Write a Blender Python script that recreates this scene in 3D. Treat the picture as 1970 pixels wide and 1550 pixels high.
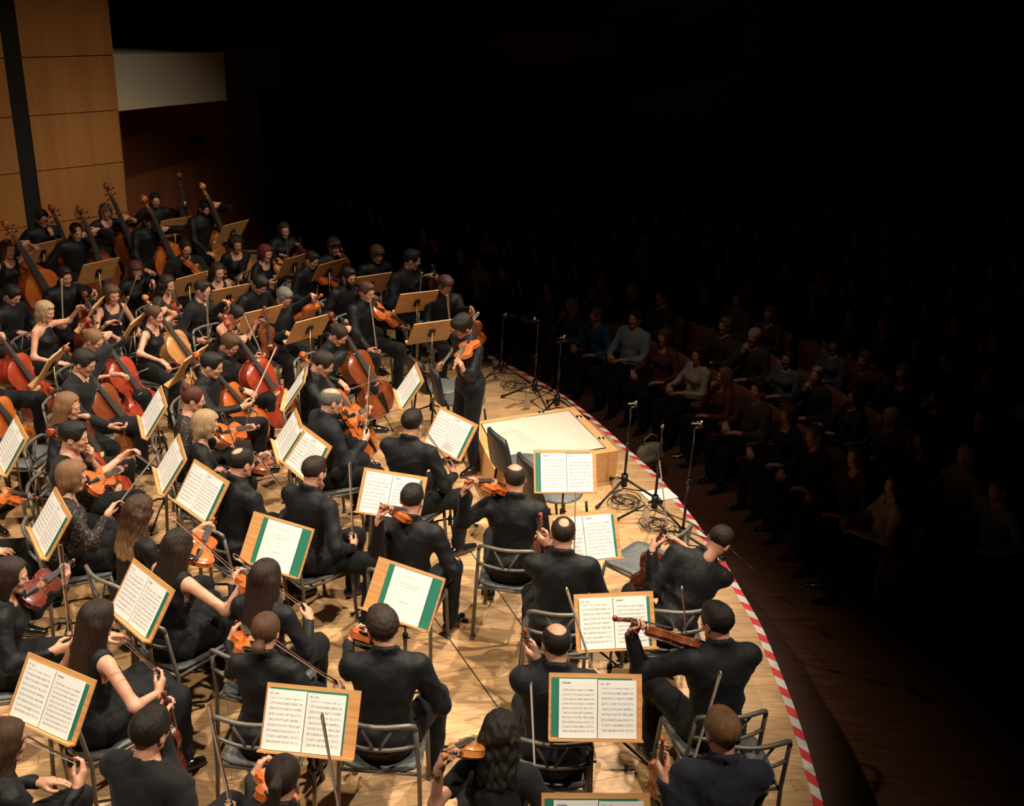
import bpy, math, random
import numpy as np
from mathutils import Matrix, Vector

for _o in list(bpy.data.objects):
    bpy.data.objects.remove(_o)
SC = bpy.context.scene
COL = SC.collection
R = math.radians
rnd = random.Random(7)

# ------------------------------------------------------------------ camera
CAM_H = 4.5
FPX = 1981.0
_U = np.array([226.0, 4781.0, FPX]); _U /= np.linalg.norm(_U)
_v = np.array([0, 0, -1.0])
_F = _v - _v.dot(_U) * _U; _F /= np.linalg.norm(_F)
_R = np.cross(_F, _U)
CAMROT = np.array([_R, _F, _U])          # camera coords -> world
CAMPOS = np.array([0, 0, CAM_H])

cam_d = bpy.data.cameras.new('camera')
cam = bpy.data.objects.new('camera', cam_d)
COL.objects.link(cam)
cam_d.sensor_width = 36.0
cam_d.lens = FPX / 1970.0 * 36.0
cam_d.clip_end = 200
_m = np.eye(4); _m[:3, :3] = CAMROT; _m[:3, 3] = CAMPOS
cam.matrix_world = Matrix(_m.tolist())
SC.camera = cam

# ------------------------------------------------------------------ exposure, world, stage lights, added fills
SC.view_settings.view_transform = 'Standard'
SC.view_settings.look = 'None'
SC.view_settings.gamma = 1.0
SC.view_settings.use_curve_mapping = False
SC.view_settings.exposure = 0.0
SC.cycles.use_denoising = True
SC.cycles.max_bounces = 5
SC.cycles.sample_clamp_indirect = 3.0
W = bpy.data.worlds.new('hall_dark'); SC.world = W
W.use_nodes = True
W.node_tree.nodes['Background'].inputs[0].default_value = (0.9, 0.6, 0.45, 1)
W.node_tree.nodes['Background'].inputs[1].default_value = 0.0008


def spot(loc, aim, power, angle, blend=0.6, size=0.12, col=(1, 0.86, 0.68)):
    d = bpy.data.lights.new('stage_or_fill_spot', 'SPOT')
    d.energy = power; d.spot_size = R(angle); d.spot_blend = blend
    d.shadow_soft_size = size; d.color = col
    o = bpy.data.objects.new('stage_or_fill_spot', d)
    COL.objects.link(o)
    o.location = loc
    o.rotation_euler = (Vector(aim) - Vector(loc)).to_track_quat('-Z', 'Y').to_euler()
    return o


KEY = 1.35
spot((4.2, 6.5, 9.5), (-2.5, 7.2, 0), 2600 * KEY, 50, 0.75)
spot((2.4, 12.5, 9.5), (-2.2, 7.6, 0), 2800 * KEY, 50, 0.55)
spot((3.6, 2.5, 9.0), (-2.0, 6.6, 0), 2000 * KEY, 50, 0.75)
spot((-1.6, 1.0, 9.0), (-2.4, 6.6, 0), 1500 * KEY, 54, 0.6)
spot((-6.5, 10.5, 9.5), (-2.6, 7.2, 0), 1700 * KEY, 46, 0.6)
spot((-6.0, 4.0, 9.5), (-2.6, 6.4, 0), 1500 * KEY, 42, 0.6)
spot((1.0, 9.0, 10.0), (-4.8, 13.0, 0.5), 1300 * KEY, 44, 0.8)
spot((1.6, 6.5, 7.0), (-5.9, 14.6, 0.3), 900 * KEY, 25, 0.9)
# added fill, no lamp of the hall: brightens the first rows of the stalls
spot((0.6, 9.0, 9.5), (2.4, 11.8, -0.3), 340, 30, 1.0, 0.4, (1, 0.8, 0.66))
spot((-3.0, 15.0, 4.2), (1.5, 28.0, 3.3), 170, 22, 1.0, 0.3, (1, 0.5, 0.32))  # second added fill, lifts the side balcony front out of the dark

# ------------------------------------------------------------------ pixel <-> world helpers


def ray(px, py):
    c = np.array([px - 985.0, -(py - 775.0), -FPX])
    c /= np.linalg.norm(c)
    return CAMROT @ c


def at(px, py, h=0.0):
    d = ray(px, py)
    return CAMPOS + d * ((h - CAM_H) / d[2])


def snap(p, px):
    """point of the pixel's ray closest to p"""
    if px is None:
        return np.array(p, float)
    d = ray(*px)
    return CAMPOS + d * np.dot(np.array(p) - CAMPOS, d)


def project(p):
    c = CAMROT.T @ (np.array(p) - CAMPOS)
    return np.array([985 + c[0] / -c[2] * FPX, 775 - c[1] / -c[2] * FPX])


def nrm(v):
    v = np.array(v, float)
    return v / (np.linalg.norm(v) + 1e-9)


# ------------------------------------------------------------------ object helpers


def link(name, me, mats, parent=None, loc=None):
    o = bpy.data.objects.new(name, me)
    COL.objects.link(o)
    if mats is not None:
        for m in (mats if isinstance(mats, (list, tuple)) else [mats]):
            me.materials.append(m)
    if parent is not None:
        o.parent = parent
    if loc is not None:
        o.location = loc
    return o


def tag(o, label=None, cat=None, group=None, kind=None):
    if label: o['label'] = label
    if cat: o['category'] = cat
    if group: o['group'] = group
    if kind: o['kind'] = kind
    return o


def empty(name, loc=(0, 0, 0), rz=0, label=None, cat=None, group=None):
    o = bpy.data.objects.new(name, None)
    COL.objects.link(o)
    o.location = loc
    o.rotation_euler = (0, 0, rz)
    o.empty_display_size = 0.1
    tag(o, label, cat, group)
    return o


def np_mesh(name, V, Q, mi=None, smooth=True):
    V = np.asarray(V, dtype=np.float32); Q = np.asarray(Q, dtype=np.int32)
    me = bpy.data.meshes.new(name)
    me.vertices.add(len(V)); me.vertices.foreach_set('co', V.ravel())
    n = Q.shape[1]
    me.loops.add(Q.size); me.loops.foreach_set('vertex_index', Q.ravel())
    me.polygons.add(len(Q))
    me.polygons.foreach_set('loop_start', np.arange(0, Q.size, n, dtype=np.int32))
    me.polygons.foreach_set('loop_total', np.full(len(Q), n, dtype=np.int32))
    if mi is not None:
        me.polygons.foreach_set('material_index', np.asarray(mi, dtype=np.int32))
    me.polygons.foreach_set('use_smooth', np.full(len(Q), smooth))
    me.update(calc_edges=True)
    return me


class MB:
    """collects simple solids into one mesh"""

    def __init__(s):
        s.v = []; s.f = []; s.m = []; s.sm = []; s.mat = 0

    def add(s, V, F, smooth=False):
        b = len(s.v)
        s.v += [tuple(map(float, p)) for p in V]
        for f in F:
            s.f.append(tuple(i + b for i in f)); s.m.append(s.mat); s.sm.append(smooth)
        return s

    def box(s, c, size, M=None):
        c = np.array(c, float); h = np.array(size, float) / 2
        V = [c + h * np.array(q) for q in
             ((-1, -1, -1), (1, -1, -1), (1, 1, -1), (-1, 1, -1), (-1, -1, 1), (1, -1, 1), (1, 1, 1), (-1, 1, 1))]
        if M is not None:
            V = [M[:3, :3] @ p + M[:3, 3] for p in V]
        return s.add(V, [(0, 3, 2, 1), (4, 5, 6, 7), (0, 1, 5, 4), (1, 2, 6, 5), (2, 3, 7, 6), (3, 0, 4, 7)])

    def tube(s, pts, r, n=8, cap=True):
        pts = [np.array(p, float) for p in pts]
        rs = r if isinstance(r, (list, tuple)) else [r] * len(pts)
        V = []; F = []
        up = None
        for i, p in enumerate(pts):
            a = pts[max(0, i - 1)]; b = pts[min(len(pts) - 1, i + 1)]
            t = nrm(b - a)
            if up is None:
                up = np.array([0, 0, 1.0]) if abs(t[2]) < .9 else np.array([1.0, 0, 0])
            x = nrm(np.cross(up, t)); y = np.cross(t, x); up = y
            for k in range(n):
                an = 2 * math.pi * k / n
                V.append(p + rs[i] * (math.cos(an) * x + math.sin(an) * y))
        for i in range(len(pts) - 1):
            for k in range(n):
                F.append((i * n + k, i * n + (k + 1) % n, (i + 1) * n + (k + 1) % n, (i + 1) * n + k))
        if cap:
            F.append(tuple(range(n))[::-1]); F.append(tuple((len(pts) - 1) * n + k for k in range(n)))
        return s.add(V, F, True)

    def lathe(s, prof, n=12, c=(0, 0, 0)):
        V = []; F = []
        for (r, z) in prof:
            for k in range(n):
                a = 2 * math.pi * k / n
                V.append((c[0] + r * math.cos(a), c[1] + r * math.sin(a), c[2] + z))
        m = len(prof)
        for i in range(m - 1):
            for k in range(n):
                F.append((i * n + k, i * n + (k + 1) % n, (i + 1) * n + (k + 1) % n, (i + 1) * n + k))
        F.append(tuple(range(n))[::-1]); F.append(tuple((m - 1) * n + k for k in range(n)))
        return s.add(V, F, True)

    def ball(s, c, r, n=8):
        prof = [(r * math.cos(a), r * math.sin(a)) for a in np.linspace(-math.pi / 2 + .15, math.pi / 2 - .15, n - 2)]
        return s.lathe(prof, n, c)

    def mesh(s, name):
        me = bpy.data.meshes.new(name)
        me.from_pydata(s.v, [], s.f)
        me.polygons.foreach_set('material_index', s.m)
        me.polygons.foreach_set('use_smooth', s.sm)
        me.update()
        return me

    def build(s, name, mats, parent=None, loc=None):
        return link(name, s.mesh(name), mats, parent, loc)


def kids(o):
    return [c for c in CH.get(o.name, [])]


CH = {}


def index_children(root):
    """remember a prototype's tree so that copying needs no scene scan"""
    allo = [o for o in bpy.data.objects if o.parent is not None]
    def rec(o):
        CH[o.name] = [c for c in allo if c.parent == o]
        for c in CH[o.name]: rec(c)
    rec(root)
    return root


def copy_tree(o, parent=None):
    c = o.copy(); COL.objects.link(c)
    if parent is not None: c.parent = parent
    for ch in kids(o):
        copy_tree(ch, c)
    return c


PROTO_USED = {}


def instance(proto, M, label=None, cat=None, group=None):
    """the first use places the prototype itself, later uses copies"""
    if not PROTO_USED.get(proto.name):
        PROTO_USED[proto.name] = True
        if proto.name not in CH: index_children(proto)
        o = proto
    else:
        o = copy_tree(proto)
    o.matrix_world = Matrix(np.array(M).tolist())
    tag(o, label, cat, group)
    return o


def frame(org, y, z):
    """4x4 with y axis along y and z axis as near to z as possible"""
    y = nrm(y); x = nrm(np.cross(y, np.array(z, float))); z = np.cross(x, y)
    M = np.eye(4); M[:3, 0] = x; M[:3, 1] = y; M[:3, 2] = z; M[:3, 3] = org
    return M


# ------------------------------------------------------------------ materials


def mat(name, col, rough=0.5, metal=0.0, spec=0.5, bump=None, var=None, coat=0.0, sheen=0.0, emit=None, sss=0.0, trans=0.0):
    m = bpy.data.materials.new(name); m.use_nodes = True
    nt = m.node_tree; b = nt.nodes['Principled BSDF']
    b.inputs['Base Color'].default_value = (*col, 1)
    b.inputs['Roughness'].default_value = rough
    b.inputs['Metallic'].default_value = metal
    b.inputs['Specular IOR Level'].default_value = spec
    b.inputs['Coat Weight'].default_value = coat
    b.inputs['Coat Roughness'].default_value = 0.12
    b.inputs['Sheen Weight'].default_value = sheen
    b.inputs['Transmission Weight'].default_value = trans
    if emit:
        b.inputs['Emission Color'].default_value = (*emit[:3], 1)
        b.inputs['Emission Strength'].default_value = emit[3]
    tc = None
    if bump or var:
        tc = nt.nodes.new('ShaderNodeTexCoord')
        mp = nt.nodes.new('ShaderNodeMapping')
        nt.links.new(tc.outputs['Object'], mp.inputs[0])
    if bump:
        sc, st, stretch = bump
        n = nt.nodes.new('ShaderNodeTexNoise'); n.inputs['Scale'].default_value = sc
        n.inputs['Detail'].default_value = 4
        mp2 = nt.nodes.new('ShaderNodeMapping'); mp2.inputs['Scale'].default_value = stretch
        nt.links.new(tc.outputs['Object'], mp2.inputs[0]); nt.links.new(mp2.outputs[0], n.inputs['Vector'])
        bp = nt.nodes.new('ShaderNodeBump'); bp.inputs['Strength'].default_value = st
        bp.inputs['Distance'].default_value = 0.03
        nt.links.new(n.outputs['Fac'], bp.inputs['Height']); nt.links.new(bp.outputs[0], b.inputs['Normal'])
    if var:
        col2, sc, stretch = var[:3]
        lo, hi = (var[3], var[4]) if len(var) > 3 else (.35, .65)
        n = nt.nodes.new('ShaderNodeTexNoise'); n.inputs['Scale'].default_value = sc
        n.inputs['Detail'].default_value = 5
        mp.inputs['Scale'].default_value = stretch
        nt.links.new(mp.outputs[0], n.inputs['Vector'])
        r = nt.nodes.new('ShaderNodeValToRGB')
        r.color_ramp.elements[0].position = lo; r.color_ramp.elements[1].position = hi
        r.color_ramp.elements[0].color = (*col, 1); r.color_ramp.elements[1].color = (*col2, 1)
        nt.links.new(n.outputs['Fac'], r.inputs[0]); nt.links.new(r.outputs[0], b.inputs['Base Color'])
    return m


S1 = (1, 1, 1)
M = {}
M['shirt'] = mat('black_cotton', (.0038, .0038, .0048), .62, bump=(6, 1.0, (1, 1, .55)), sheen=.02, spec=.28)
M['jacket'] = mat('black_wool', (.005, .0055, .0078), .68, bump=(5, 1.0, (1, 1, .5)), sheen=.03, spec=.26)
M['navy'] = mat('dark_navy_cotton', (.020, .021, .036), .8, bump=(7, 1.0, S1), sheen=.08, spec=.25)
M['greycloth'] = mat('washed_black_knit', (.008, .008, .0085), .85, bump=(12, .4, S1), sheen=.04, spec=.25)
M['trousers'] = mat('black_trouser_cloth', (.005, .005, .006), .85, bump=(8, .4, S1), sheen=.03, spec=.25)
M['lace'] = mat('black_lace', (.008, .007, .007), .7, var=((.16, .085, .05), 55, S1, .56, .62), bump=(60, .5, S1))
M['shoe'] = mat('polished_black_leather', (.008, .008, .008), .18, coat=.6)
M['skin'] = mat('skin_fair', (.56, .29, .19), .5, var=((.49, .235, .15), 14, S1), spec=.35)
M['skin2'] = mat('skin_tan', (.50, .24, .15), .5, var=((.42, .19, .11), 14, S1), spec=.35)
M['lip'] = mat('lips', (.42, .12, .10), .45)
M['eyewhite'] = mat('eye_white', (.42, .36, .32), .6, spec=.1)
M['iris'] = mat('eye_iris', (.02, .012, .008), .5, spec=.2)
M['scalp'] = mat('stubble_scalp', (.16, .09, .06), .6, var=((.30, .17, .11), 60, S1))


def hairmat(name, c, c2):
    m = mat(name, c, .5, spec=.3)
    nt = m.node_tree; b = nt.nodes['Principled BSDF']
    a = nt.nodes.new('ShaderNodeAttribute'); a.attribute_name = 'strand'
    n = nt.nodes.new('ShaderNodeTexNoise'); n.inputs['Scale'].default_value = 11; n.inputs['Detail'].default_value = 6; n.inputs['Roughness'].default_value = .7
    nt.links.new(a.outputs['Vector'], n.inputs['Vector'])
    r = nt.nodes.new('ShaderNodeValToRGB')
    r.color_ramp.elements[0].position = .38; r.color_ramp.elements[1].position = .74
    r.color_ramp.elements[0].color = (*c, 1); r.color_ramp.elements[1].color = (*c2, 1)
    nt.links.new(n.outputs['Fac'], r.inputs[0]); nt.links.new(r.outputs[0], b.inputs['Base Color'])
    bp = nt.nodes.new('ShaderNodeBump'); bp.inputs['Strength'].default_value = .8; bp.inputs['Distance'].default_value = .006
    nt.links.new(n.outputs['Fac'], bp.inputs['Height']); nt.links.new(bp.outputs[0], b.inputs['Normal'])
    return m


HM = {
    'black': hairmat('hair_black', (.006, .005, .004), (.022, .015, .010)),
    'dark': hairmat('hair_dark_brown', (.012, .007, .005), (.045, .024, .014)),
    'brown': hairmat('hair_brown', (.045, .020, .010), (.13, .062, .03)),
    'light': hairmat('hair_light_brown', (.13, .062, .026), (.30, .16, .075)),
    'blond': hairmat('hair_blond', (.22, .13, .055), (.58, .42, .24)),
    'red': hairmat('hair_red', (.07, .010, .010), (.16, .03, .024)),
    'auburn': hairmat('hair_auburn', (.05, .012, .008), (.13, .035, .022)),
    'grey': hairmat('hair_grey', (.06, .055, .05), (.26, .24, .21)),
    'white': hairmat('hair_white', (.30, .28, .25), (.55, .52, .48)),
    'ombre': None,
}
# brown hair whose ends are bleached lighter
_om = hairmat('hair_brown_light_ends', (.035, .016, .009), (.08, .04, .02))
HM['ombre'] = _om
_nt = _om.node_tree
_b = _nt.nodes['Principled BSDF']
_src = _b.inputs['Base Color'].links[0].from_socket
_tc = _nt.nodes.new('ShaderNodeTexCoord'); _sx = _nt.nodes.new('ShaderNodeSeparateXYZ')
_rp = _nt.nodes.new('ShaderNodeMapRange')
_rp.inputs['From Min'].default_value = 1.10; _rp.inputs['From Max'].default_value = .85
_mx = _nt.nodes.new('ShaderNodeMix'); _mx.data_type = 'RGBA'
_mx.inputs['B'].default_value = (.30, .16, .07, 1)
_nt.links.new(_tc.outputs['Object'], _sx.inputs[0]); _nt.links.new(_sx.outputs['Z'], _rp.inputs['Value'])
_nt.links.new(_rp.outputs[0], _mx.inputs['Factor']); _nt.links.new(_src, _mx.inputs['A'])
_nt.links.new(_mx.outputs['Result'], _b.inputs['Base Color'])

M['steel'] = mat('chair_steel_tube', (.15, .135, .115), .45, metal=.35)
M['seatpad'] = mat('grey_seat_shell', (.10, .105, .105), .45, bump=(40, .15, S1))
M['blackmetal'] = mat('black_lacquered_metal', (.012, .012, .013), .35, metal=.3)
M['brass'] = mat('bronze_stand_pole', (.30, .21, .12), .33, metal=.8)
M['chrome'] = mat('chrome', (.6, .6, .6), .2, metal=1)
M['desk'] = mat('plywood_desk', (.50, .235, .075), .45, var=((.62, .32, .12), 5, (1, 10, 10)), bump=(10, .08, (1, 12, 12)), spec=.4)
M['green'] = mat('green_folder', (.012, .16, .105), .55)
M['white_bow'] = mat('bow_hair_white', (.78, .74, .66), .5)
M['bowwood'] = mat('bow_stick_pernambuco', (.16, .045, .022), .35, coat=.4)
M['bowlight'] = mat('bow_stick_pale', (.55, .38, .24), .35, coat=.3)
M['ebony'] = mat('ebony', (.010, .009, .009), .28, coat=.3)
M['boardgrey'] = mat('glint_grey_fingerboard', (.06, .06, .062), .25, coat=.5)  # base colour lightened to carry the board's grey glint
M['string'] = mat('strings_steel', (.5, .48, .45), .3, metal=.9)
M['bridge'] = mat('maple_bridge', (.62, .40, .20), .5)


def varnish(name, c, c2):
    return mat(name, c, .30, var=(c2, 6, (2, .5, 2), .3, .75), coat=.7)


VAR = {
    'orange': varnish('varnish_orange', (.56, .15, .028), (.40, .075, .014)),
    'amber': varnish('varnish_amber', (.60, .24, .06), (.46, .14, .028)),
    'red': varnish('varnish_red', (.40, .055, .020), (.27, .028, .012)),
    'brown': varnish('varnish_brown', (.26, .065, .018), (.15, .032, .010)),
    'dark': varnish('varnish_dark_red', (.16, .028, .014), (.09, .014, .008)),
    'honey': varnish('varnish_honey', (.58, .27, .10), (.46, .19, .06)),
}
# ------------------------------------------------------------------ signed distance modelling (bodies, heads, hands, hair)


def _bb(p):
    if p[0] in ('c', '-c'):
        a, b, r1, r2 = p[1:5]; r = max(r1, r2)
        return np.minimum(a, b) - r, np.maximum(a, b) + r
    c, rad = p[1], p[2]
    r = np.array(rad) if p[3] is None else np.array([max(rad)] * 3)
    return np.array(c) - r, np.array(c) + r


def surface(prims, v=0.015, k=0.03, post=None, noise=None):
    lo = np.min([_bb(p)[0] for p in prims if p[0][0] != '-'], axis=0) - 2.5 * v - .012
    hi = np.max([_bb(p)[1] for p in prims if p[0][0] != '-'], axis=0) + 2.5 * v + .012
    n = np.ceil((hi - lo) / v).astype(int) + 1
    ax = [(lo[i] + v * np.arange(n[i])).astype(np.float32) for i in range(3)]
    F = np.full(n, .3, np.float32)
    for p in prims:
        kk = p[-1] if isinstance(p[-1], float) and len(p) == (6 if p[0][-1] == 'c' else 5) else k
        a, b = _bb(p)
        m = kk + 2 * v + .02
        i0 = np.clip(np.floor((a - m - lo) / v).astype(int), 0, n - 1)
        i1 = np.clip(np.ceil((b + m - lo) / v).astype(int) + 1, 1, n)
        if np.any(i1 <= i0): continue
        X = ax[0][i0[0]:i1[0], None, None]; Y = ax[1][None, i0[1]:i1[1], None]; Z = ax[2][None, None, i0[2]:i1[2]]
        if p[0][-1] == 'c':
            A, B, r1, r2 = p[1:5]
            A = np.array(A, float); AB = np.array(B, float) - A
            L2 = float(AB.dot(AB)) + 1e-12
            t = np.clip(((X - A[0]) * AB[0] + (Y - A[1]) * AB[1] + (Z - A[2]) * AB[2]) / L2, 0, 1)
            d = np.sqrt((X - A[0] - t * AB[0]) ** 2 + (Y - A[1] - t * AB[1]) ** 2 + (Z - A[2] - t * AB[2]) ** 2) - (r1 + t * (r2 - r1))
        else:
            c, rad, rot = p[1:4]
            dx, dy, dz = X - c[0], Y - c[1], Z - c[2]
            if rot is not None:
                q = [rot[0, i] * dx + rot[1, i] * dy + rot[2, i] * dz for i in range(3)]
            else:
                q = [dx, dy, dz]
            l1 = np.sqrt((q[0] / rad[0]) ** 2 + (q[1] / rad[1]) ** 2 + (q[2] / rad[2]) ** 2)
            l2 = np.sqrt((q[0] / rad[0] ** 2) ** 2 + (q[1] / rad[1] ** 2) ** 2 + (q[2] / rad[2] ** 2) ** 2) + 1e-6
            d = l1 * (l1 - 1) / l2
        s = (slice(i0[0], i1[0]), slice(i0[1], i1[1]), slice(i0[2], i1[2]))
        G = F[s]
        if p[0][0] == '-':
            d = -d; h = np.clip(.5 - .5 * (d - G) / kk * -1, 0, 1)
            h = np.clip(.5 + .5 * (d - G) / kk, 0, 1)
            F[s] = G + (d - G) * h + kk * h * (1 - h)
        else:
            h = np.clip(.5 + .5 * (d - G) / kk, 0, 1)
            F[s] = d + (G - d) * h - kk * h * (1 - h)
    if post is not None or noise is not None:
        X = ax[0][:, None, None]; Y = ax[1][None, :, None]; Z = ax[2][None, None, :]
        if noise is not None: F = F + noise(X, Y, Z)
        if post is not None: F = post(F, X, Y, Z)
    # a closed border
    F[0] = F[-1] = .1; F[:, 0] = F[:, -1] = .1; F[:, :, 0] = F[:, :, -1] = .1
    return nets(F, lo, v)


_CO = np.array([(i, j, k) for i in (0, 1) for j in (0, 1) for k in (0, 1)])
_ED = [(a, b) for a in range(8) for b in range(a + 1, 8) if np.abs(_CO[a] - _CO[b]).sum() == 1]


def nets(F, lo, v):
    ins = F < 0
    c = np.zeros(tuple(np.array(F.shape) - 1), np.int8)
    sl = lambda o: tuple(slice(o[i], F.shape[i] - 1 + o[i]) for i in range(3))
    for o in _CO: c += ins[sl(o)]
    act = np.argwhere((c > 0) & (c < 8))
    idx = np.full(c.shape, -1, np.int32)
    idx[tuple(act.T)] = np.arange(len(act))
    vals = np.stack([F[tuple((act + o).T)] for o in _CO], 1)
    P = np.zeros((len(act), 3)); N = np.zeros(len(act))
    for a, b in _ED:
        fa, fb = vals[:, a], vals[:, b]
        m = (fa < 0) != (fb < 0)
        t = np.where(m, fa / np.where(m, fa - fb, 1), 0)
        pt = _CO[a] + t[:, None] * (_CO[b] - _CO[a])
        P += np.where(m[:, None], pt, 0); N += m
    V = lo + v * (act + P / N[:, None])
    Q = []
    for d in range(3):
        u, w = (d + 1) % 3, (d + 2) % 3
        s0 = [slice(None)] * 3; s1 = [slice(None)] * 3
        s0[d] = slice(0, -1); s1[d] = slice(1, None)
        A = ins[tuple(s0)]; B = ins[tuple(s1)]
        e = np.argwhere(A != B)
        ok = (e[:, u] > 0) & (e[:, w] > 0) & (e[:, u] < F.shape[u] - 1) & (e[:, w] < F.shape[w] - 1)
        e = e[ok]
        fl = A[tuple(e.T)]
        du = np.zeros(3, int); du[u] = 1; dw = np.zeros(3, int); dw[w] = 1
        q = np.stack([idx[tuple((e - du - dw).T)], idx[tuple((e - dw).T)], idx[tuple(e.T)], idx[tuple((e - du).T)]], 1)
        q[~fl] = q[~fl][:, ::-1]
        Q.append(q)
    return V.astype(np.float32), np.concatenate(Q).astype(np.int32)


def A3(*a):
    return np.array(a, float)


def rot_xyz(rx=0, ry=0, rz=0):
    return np.array(Matrix.Rotation(rz, 3, 'Z') @ Matrix.Rotation(rx, 3, 'X') @ Matrix.Rotation(ry, 3, 'Y'))


# ---- head template (origin between the ears, y towards the nose, z up)
def head_prims(w=1.0):
    P = [('e', A3(0, -.012, .032), (.072 * w, .092, .082), None),
         ('e', A3(0, .026, -.026), (.054 * w, .060, .076), None, .03),
         ('e', A3(0, .058, -.090), (.024 * w, .022, .018), None, .025),
         ('c', A3(-.046 * w, .0, -.052), A3(-.018, .056, -.092), .016, .013, .02),
         ('c', A3(.046 * w, .0, -.052), A3(.018, .056, -.092), .016, .013, .02),
         ('c', A3(-.036, .074, .024), A3(.036, .074, .024), .0085, .0085, .014),
         ('c', A3(0, .080, .020), A3(0, .094, -.018), .0055, .0085, .009),
         ('e', A3(0, .092, -.024), (.0135, .011, .0075), None, .006),
         ('e', A3(-.034, .060, -.022), (.019, .019, .018), None, .02),
         ('e', A3(.034, .060, -.022), (.019, .019, .018), None, .02),
         ('-e', A3(-.030, .094, .004), (.016, .015, .010), None, .010),
         ('-e', A3(.030, .094, .004), (.016, .015, .010), None, .010),
         ('c', A3(-.038, .079, .0125), A3(-.020, .082, .0125), .0048, .0048, .003),
         ('c', A3(.038, .079, .0125), A3(.020, .082, .0125), .0048, .0048, .003),
         ('c', A3(-.038, .077, -.0055), A3(-.020, .080, -.0055), .0045, .0045, .003),
         ('c', A3(.038, .077, -.0055), A3(.020, .080, -.0055), .0045, .0045, .003),
         ('c', A3(-.016, .079, -.053), A3(.016, .079, -.053), .0065, .0065, .005),
         ('c', A3(-.015, .078, -.062), A3(.015, .078, -.062), .0065, .0065, .004),
         ('e', A3(-.075 * w, -.010, -.004), (.010, .021, .032), None, .008),
         ('e', A3(.075 * w, -.010, -.004), (.010, .021, .032), None, .008),
         ('-e', A3(-.085 * w, -.004, -.002), (.006, .010, .018), None, .006),
         ('-e', A3(.085 * w, -.004, -.002), (.006, .010, .018), None, .006),
         ('c', A3(0, -.022, -.04), A3(0, -.030, -.135), .054 * w, .053 * w, .03)]
    return P


HEADS = {}


def head_mesh(w, v=.0045):
    key = (w, v)
    if key in HEADS: return HEADS[key]
    V, Q = surface(head_prims(w), v, .012)
    c = V[Q].mean(1)
    mi = np.zeros(len(Q), int)                      # 0 skin, 1 lip, 2 eye white, 3 iris
    lip = (np.abs(c[:, 0]) < .022) & (c[:, 1] > .079) & (c[:, 2] < -.0475) & (c[:, 2] > -.0685)
    mi[lip] = 1
    HEADS[key] = (V, Q, mi)
    return HEADS[key]


# ---- hand template: right hand, wrist at origin, fingers along +y, palm facing -z, thumb on -x
def hand_prims(curl, spread=.12, thumb=.5, rs=1.0):
    P = [('c', A3(-.016, .0, 0), A3(-.022, .075, .0), .017, .015, .02),
         ('c', A3(.0, .0, 0), A3(.0, .082, .001), .018, .015, .02),
         ('c', A3(.014, .0, 0), A3(.024, .072, -.002), .015, .013, .02),
         ('c', A3(0, -.022, 0), A3(0, .005, 0), .0235, .021, .02)]
    fx = [-.027, -.009, .009, .026]; fl = [.041, .046, .043, .033]; by = [.083, .087, .084, .076]
    for i in range(4):
        c = curl[i] if isinstance(curl, (list, tuple)) else curl
        a = spread * (i - 1.5)
        p = A3(fx[i], by[i], -.002 - .003 * (i == 3)); L = fl[i]; an = c * .55
        r = (.0085 if i < 3 else .0075) * rs
        for s_, f in enumerate((1, .68, .52)):
            q = p + L * f * A3(math.sin(a) * math.cos(an), math.cos(a) * math.cos(an), -math.sin(an))
            P.append(('c', p, q, r, r * .9, .005)); p = q; r *= .9; an += c * (1.05 if s_ == 0 else .8)
    t0 = A3(-.026, .022, -.008); t1 = t0 + A3(-.022, .028, -.012 - .012 * thumb); t2 = t1 + A3(-.004 + .012 * thumb, .026, -.014 * thumb - .006)
    t3 = t2 + A3(.004 + .008 * thumb, .020, -.010 * thumb)
    P += [('c', t0, t1, .015, .0115, .012), ('c', t1, t2, .0110, .0098, .004), ('c', t2, t3, .0098, .0082, .004)]
    return P


HANDS = {}


def hand_mesh(pose, left, far=False):
    key = (pose, left, far)
    if key not in HANDS:
        if (pose, False, far) not in HANDS:
            cur = {'grip': [1.15, 1.2, 1.25, 1.3], 'bow': [.75, .85, .9, .7], 'flat': [.3, .35, .4, .5],
                   'fist': [1.5, 1.55, 1.6, 1.6], 'stop': [.95, 1.1, 1.25, .8]}[pose]
            HANDS[(pose, False, far)] = surface(hand_prims(cur, .10, 1.0 if pose in ('grip', 'fist', 'stop') else .4), .0068 if far else .0048, .01)
        V, Q = HANDS[(pose, False, far)]
        if left: V = V * np.array([-1, 1, 1], np.float32); Q = Q[:, ::-1]
        HANDS[key] = (V, Q)
    return HANDS[key]


GRIP = {'grip': A3(0, .095, -.034), 'bow': A3(-.005, .105, -.030), 'flat': A3(0, .09, -.02), 'fist': A3(0, .09, -.03), 'stop': A3(0, .1, -.036)}


# ---- hair templates in head space
def _fold(X, Y, Z, f=90, a=.0022):
    a = a * .6
    an = np.arctan2(X, -(Y) + .02)
    return a * np.sin(an * f / 4 + 3 * np.sin(Z * 30)) * np.ones_like(Z)


def _curl(X, Y, Z, f=170, a=.0055):
    a = a * .85
    return a * (np.sin(X * f + 2 * np.sin(Y * f * .6)) * np.sin(Y * f * 1.1 + 1) * np.sin(Z * f * .9 + 2 * np.sin(X * f * .5)))


HAIRS = {}


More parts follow.
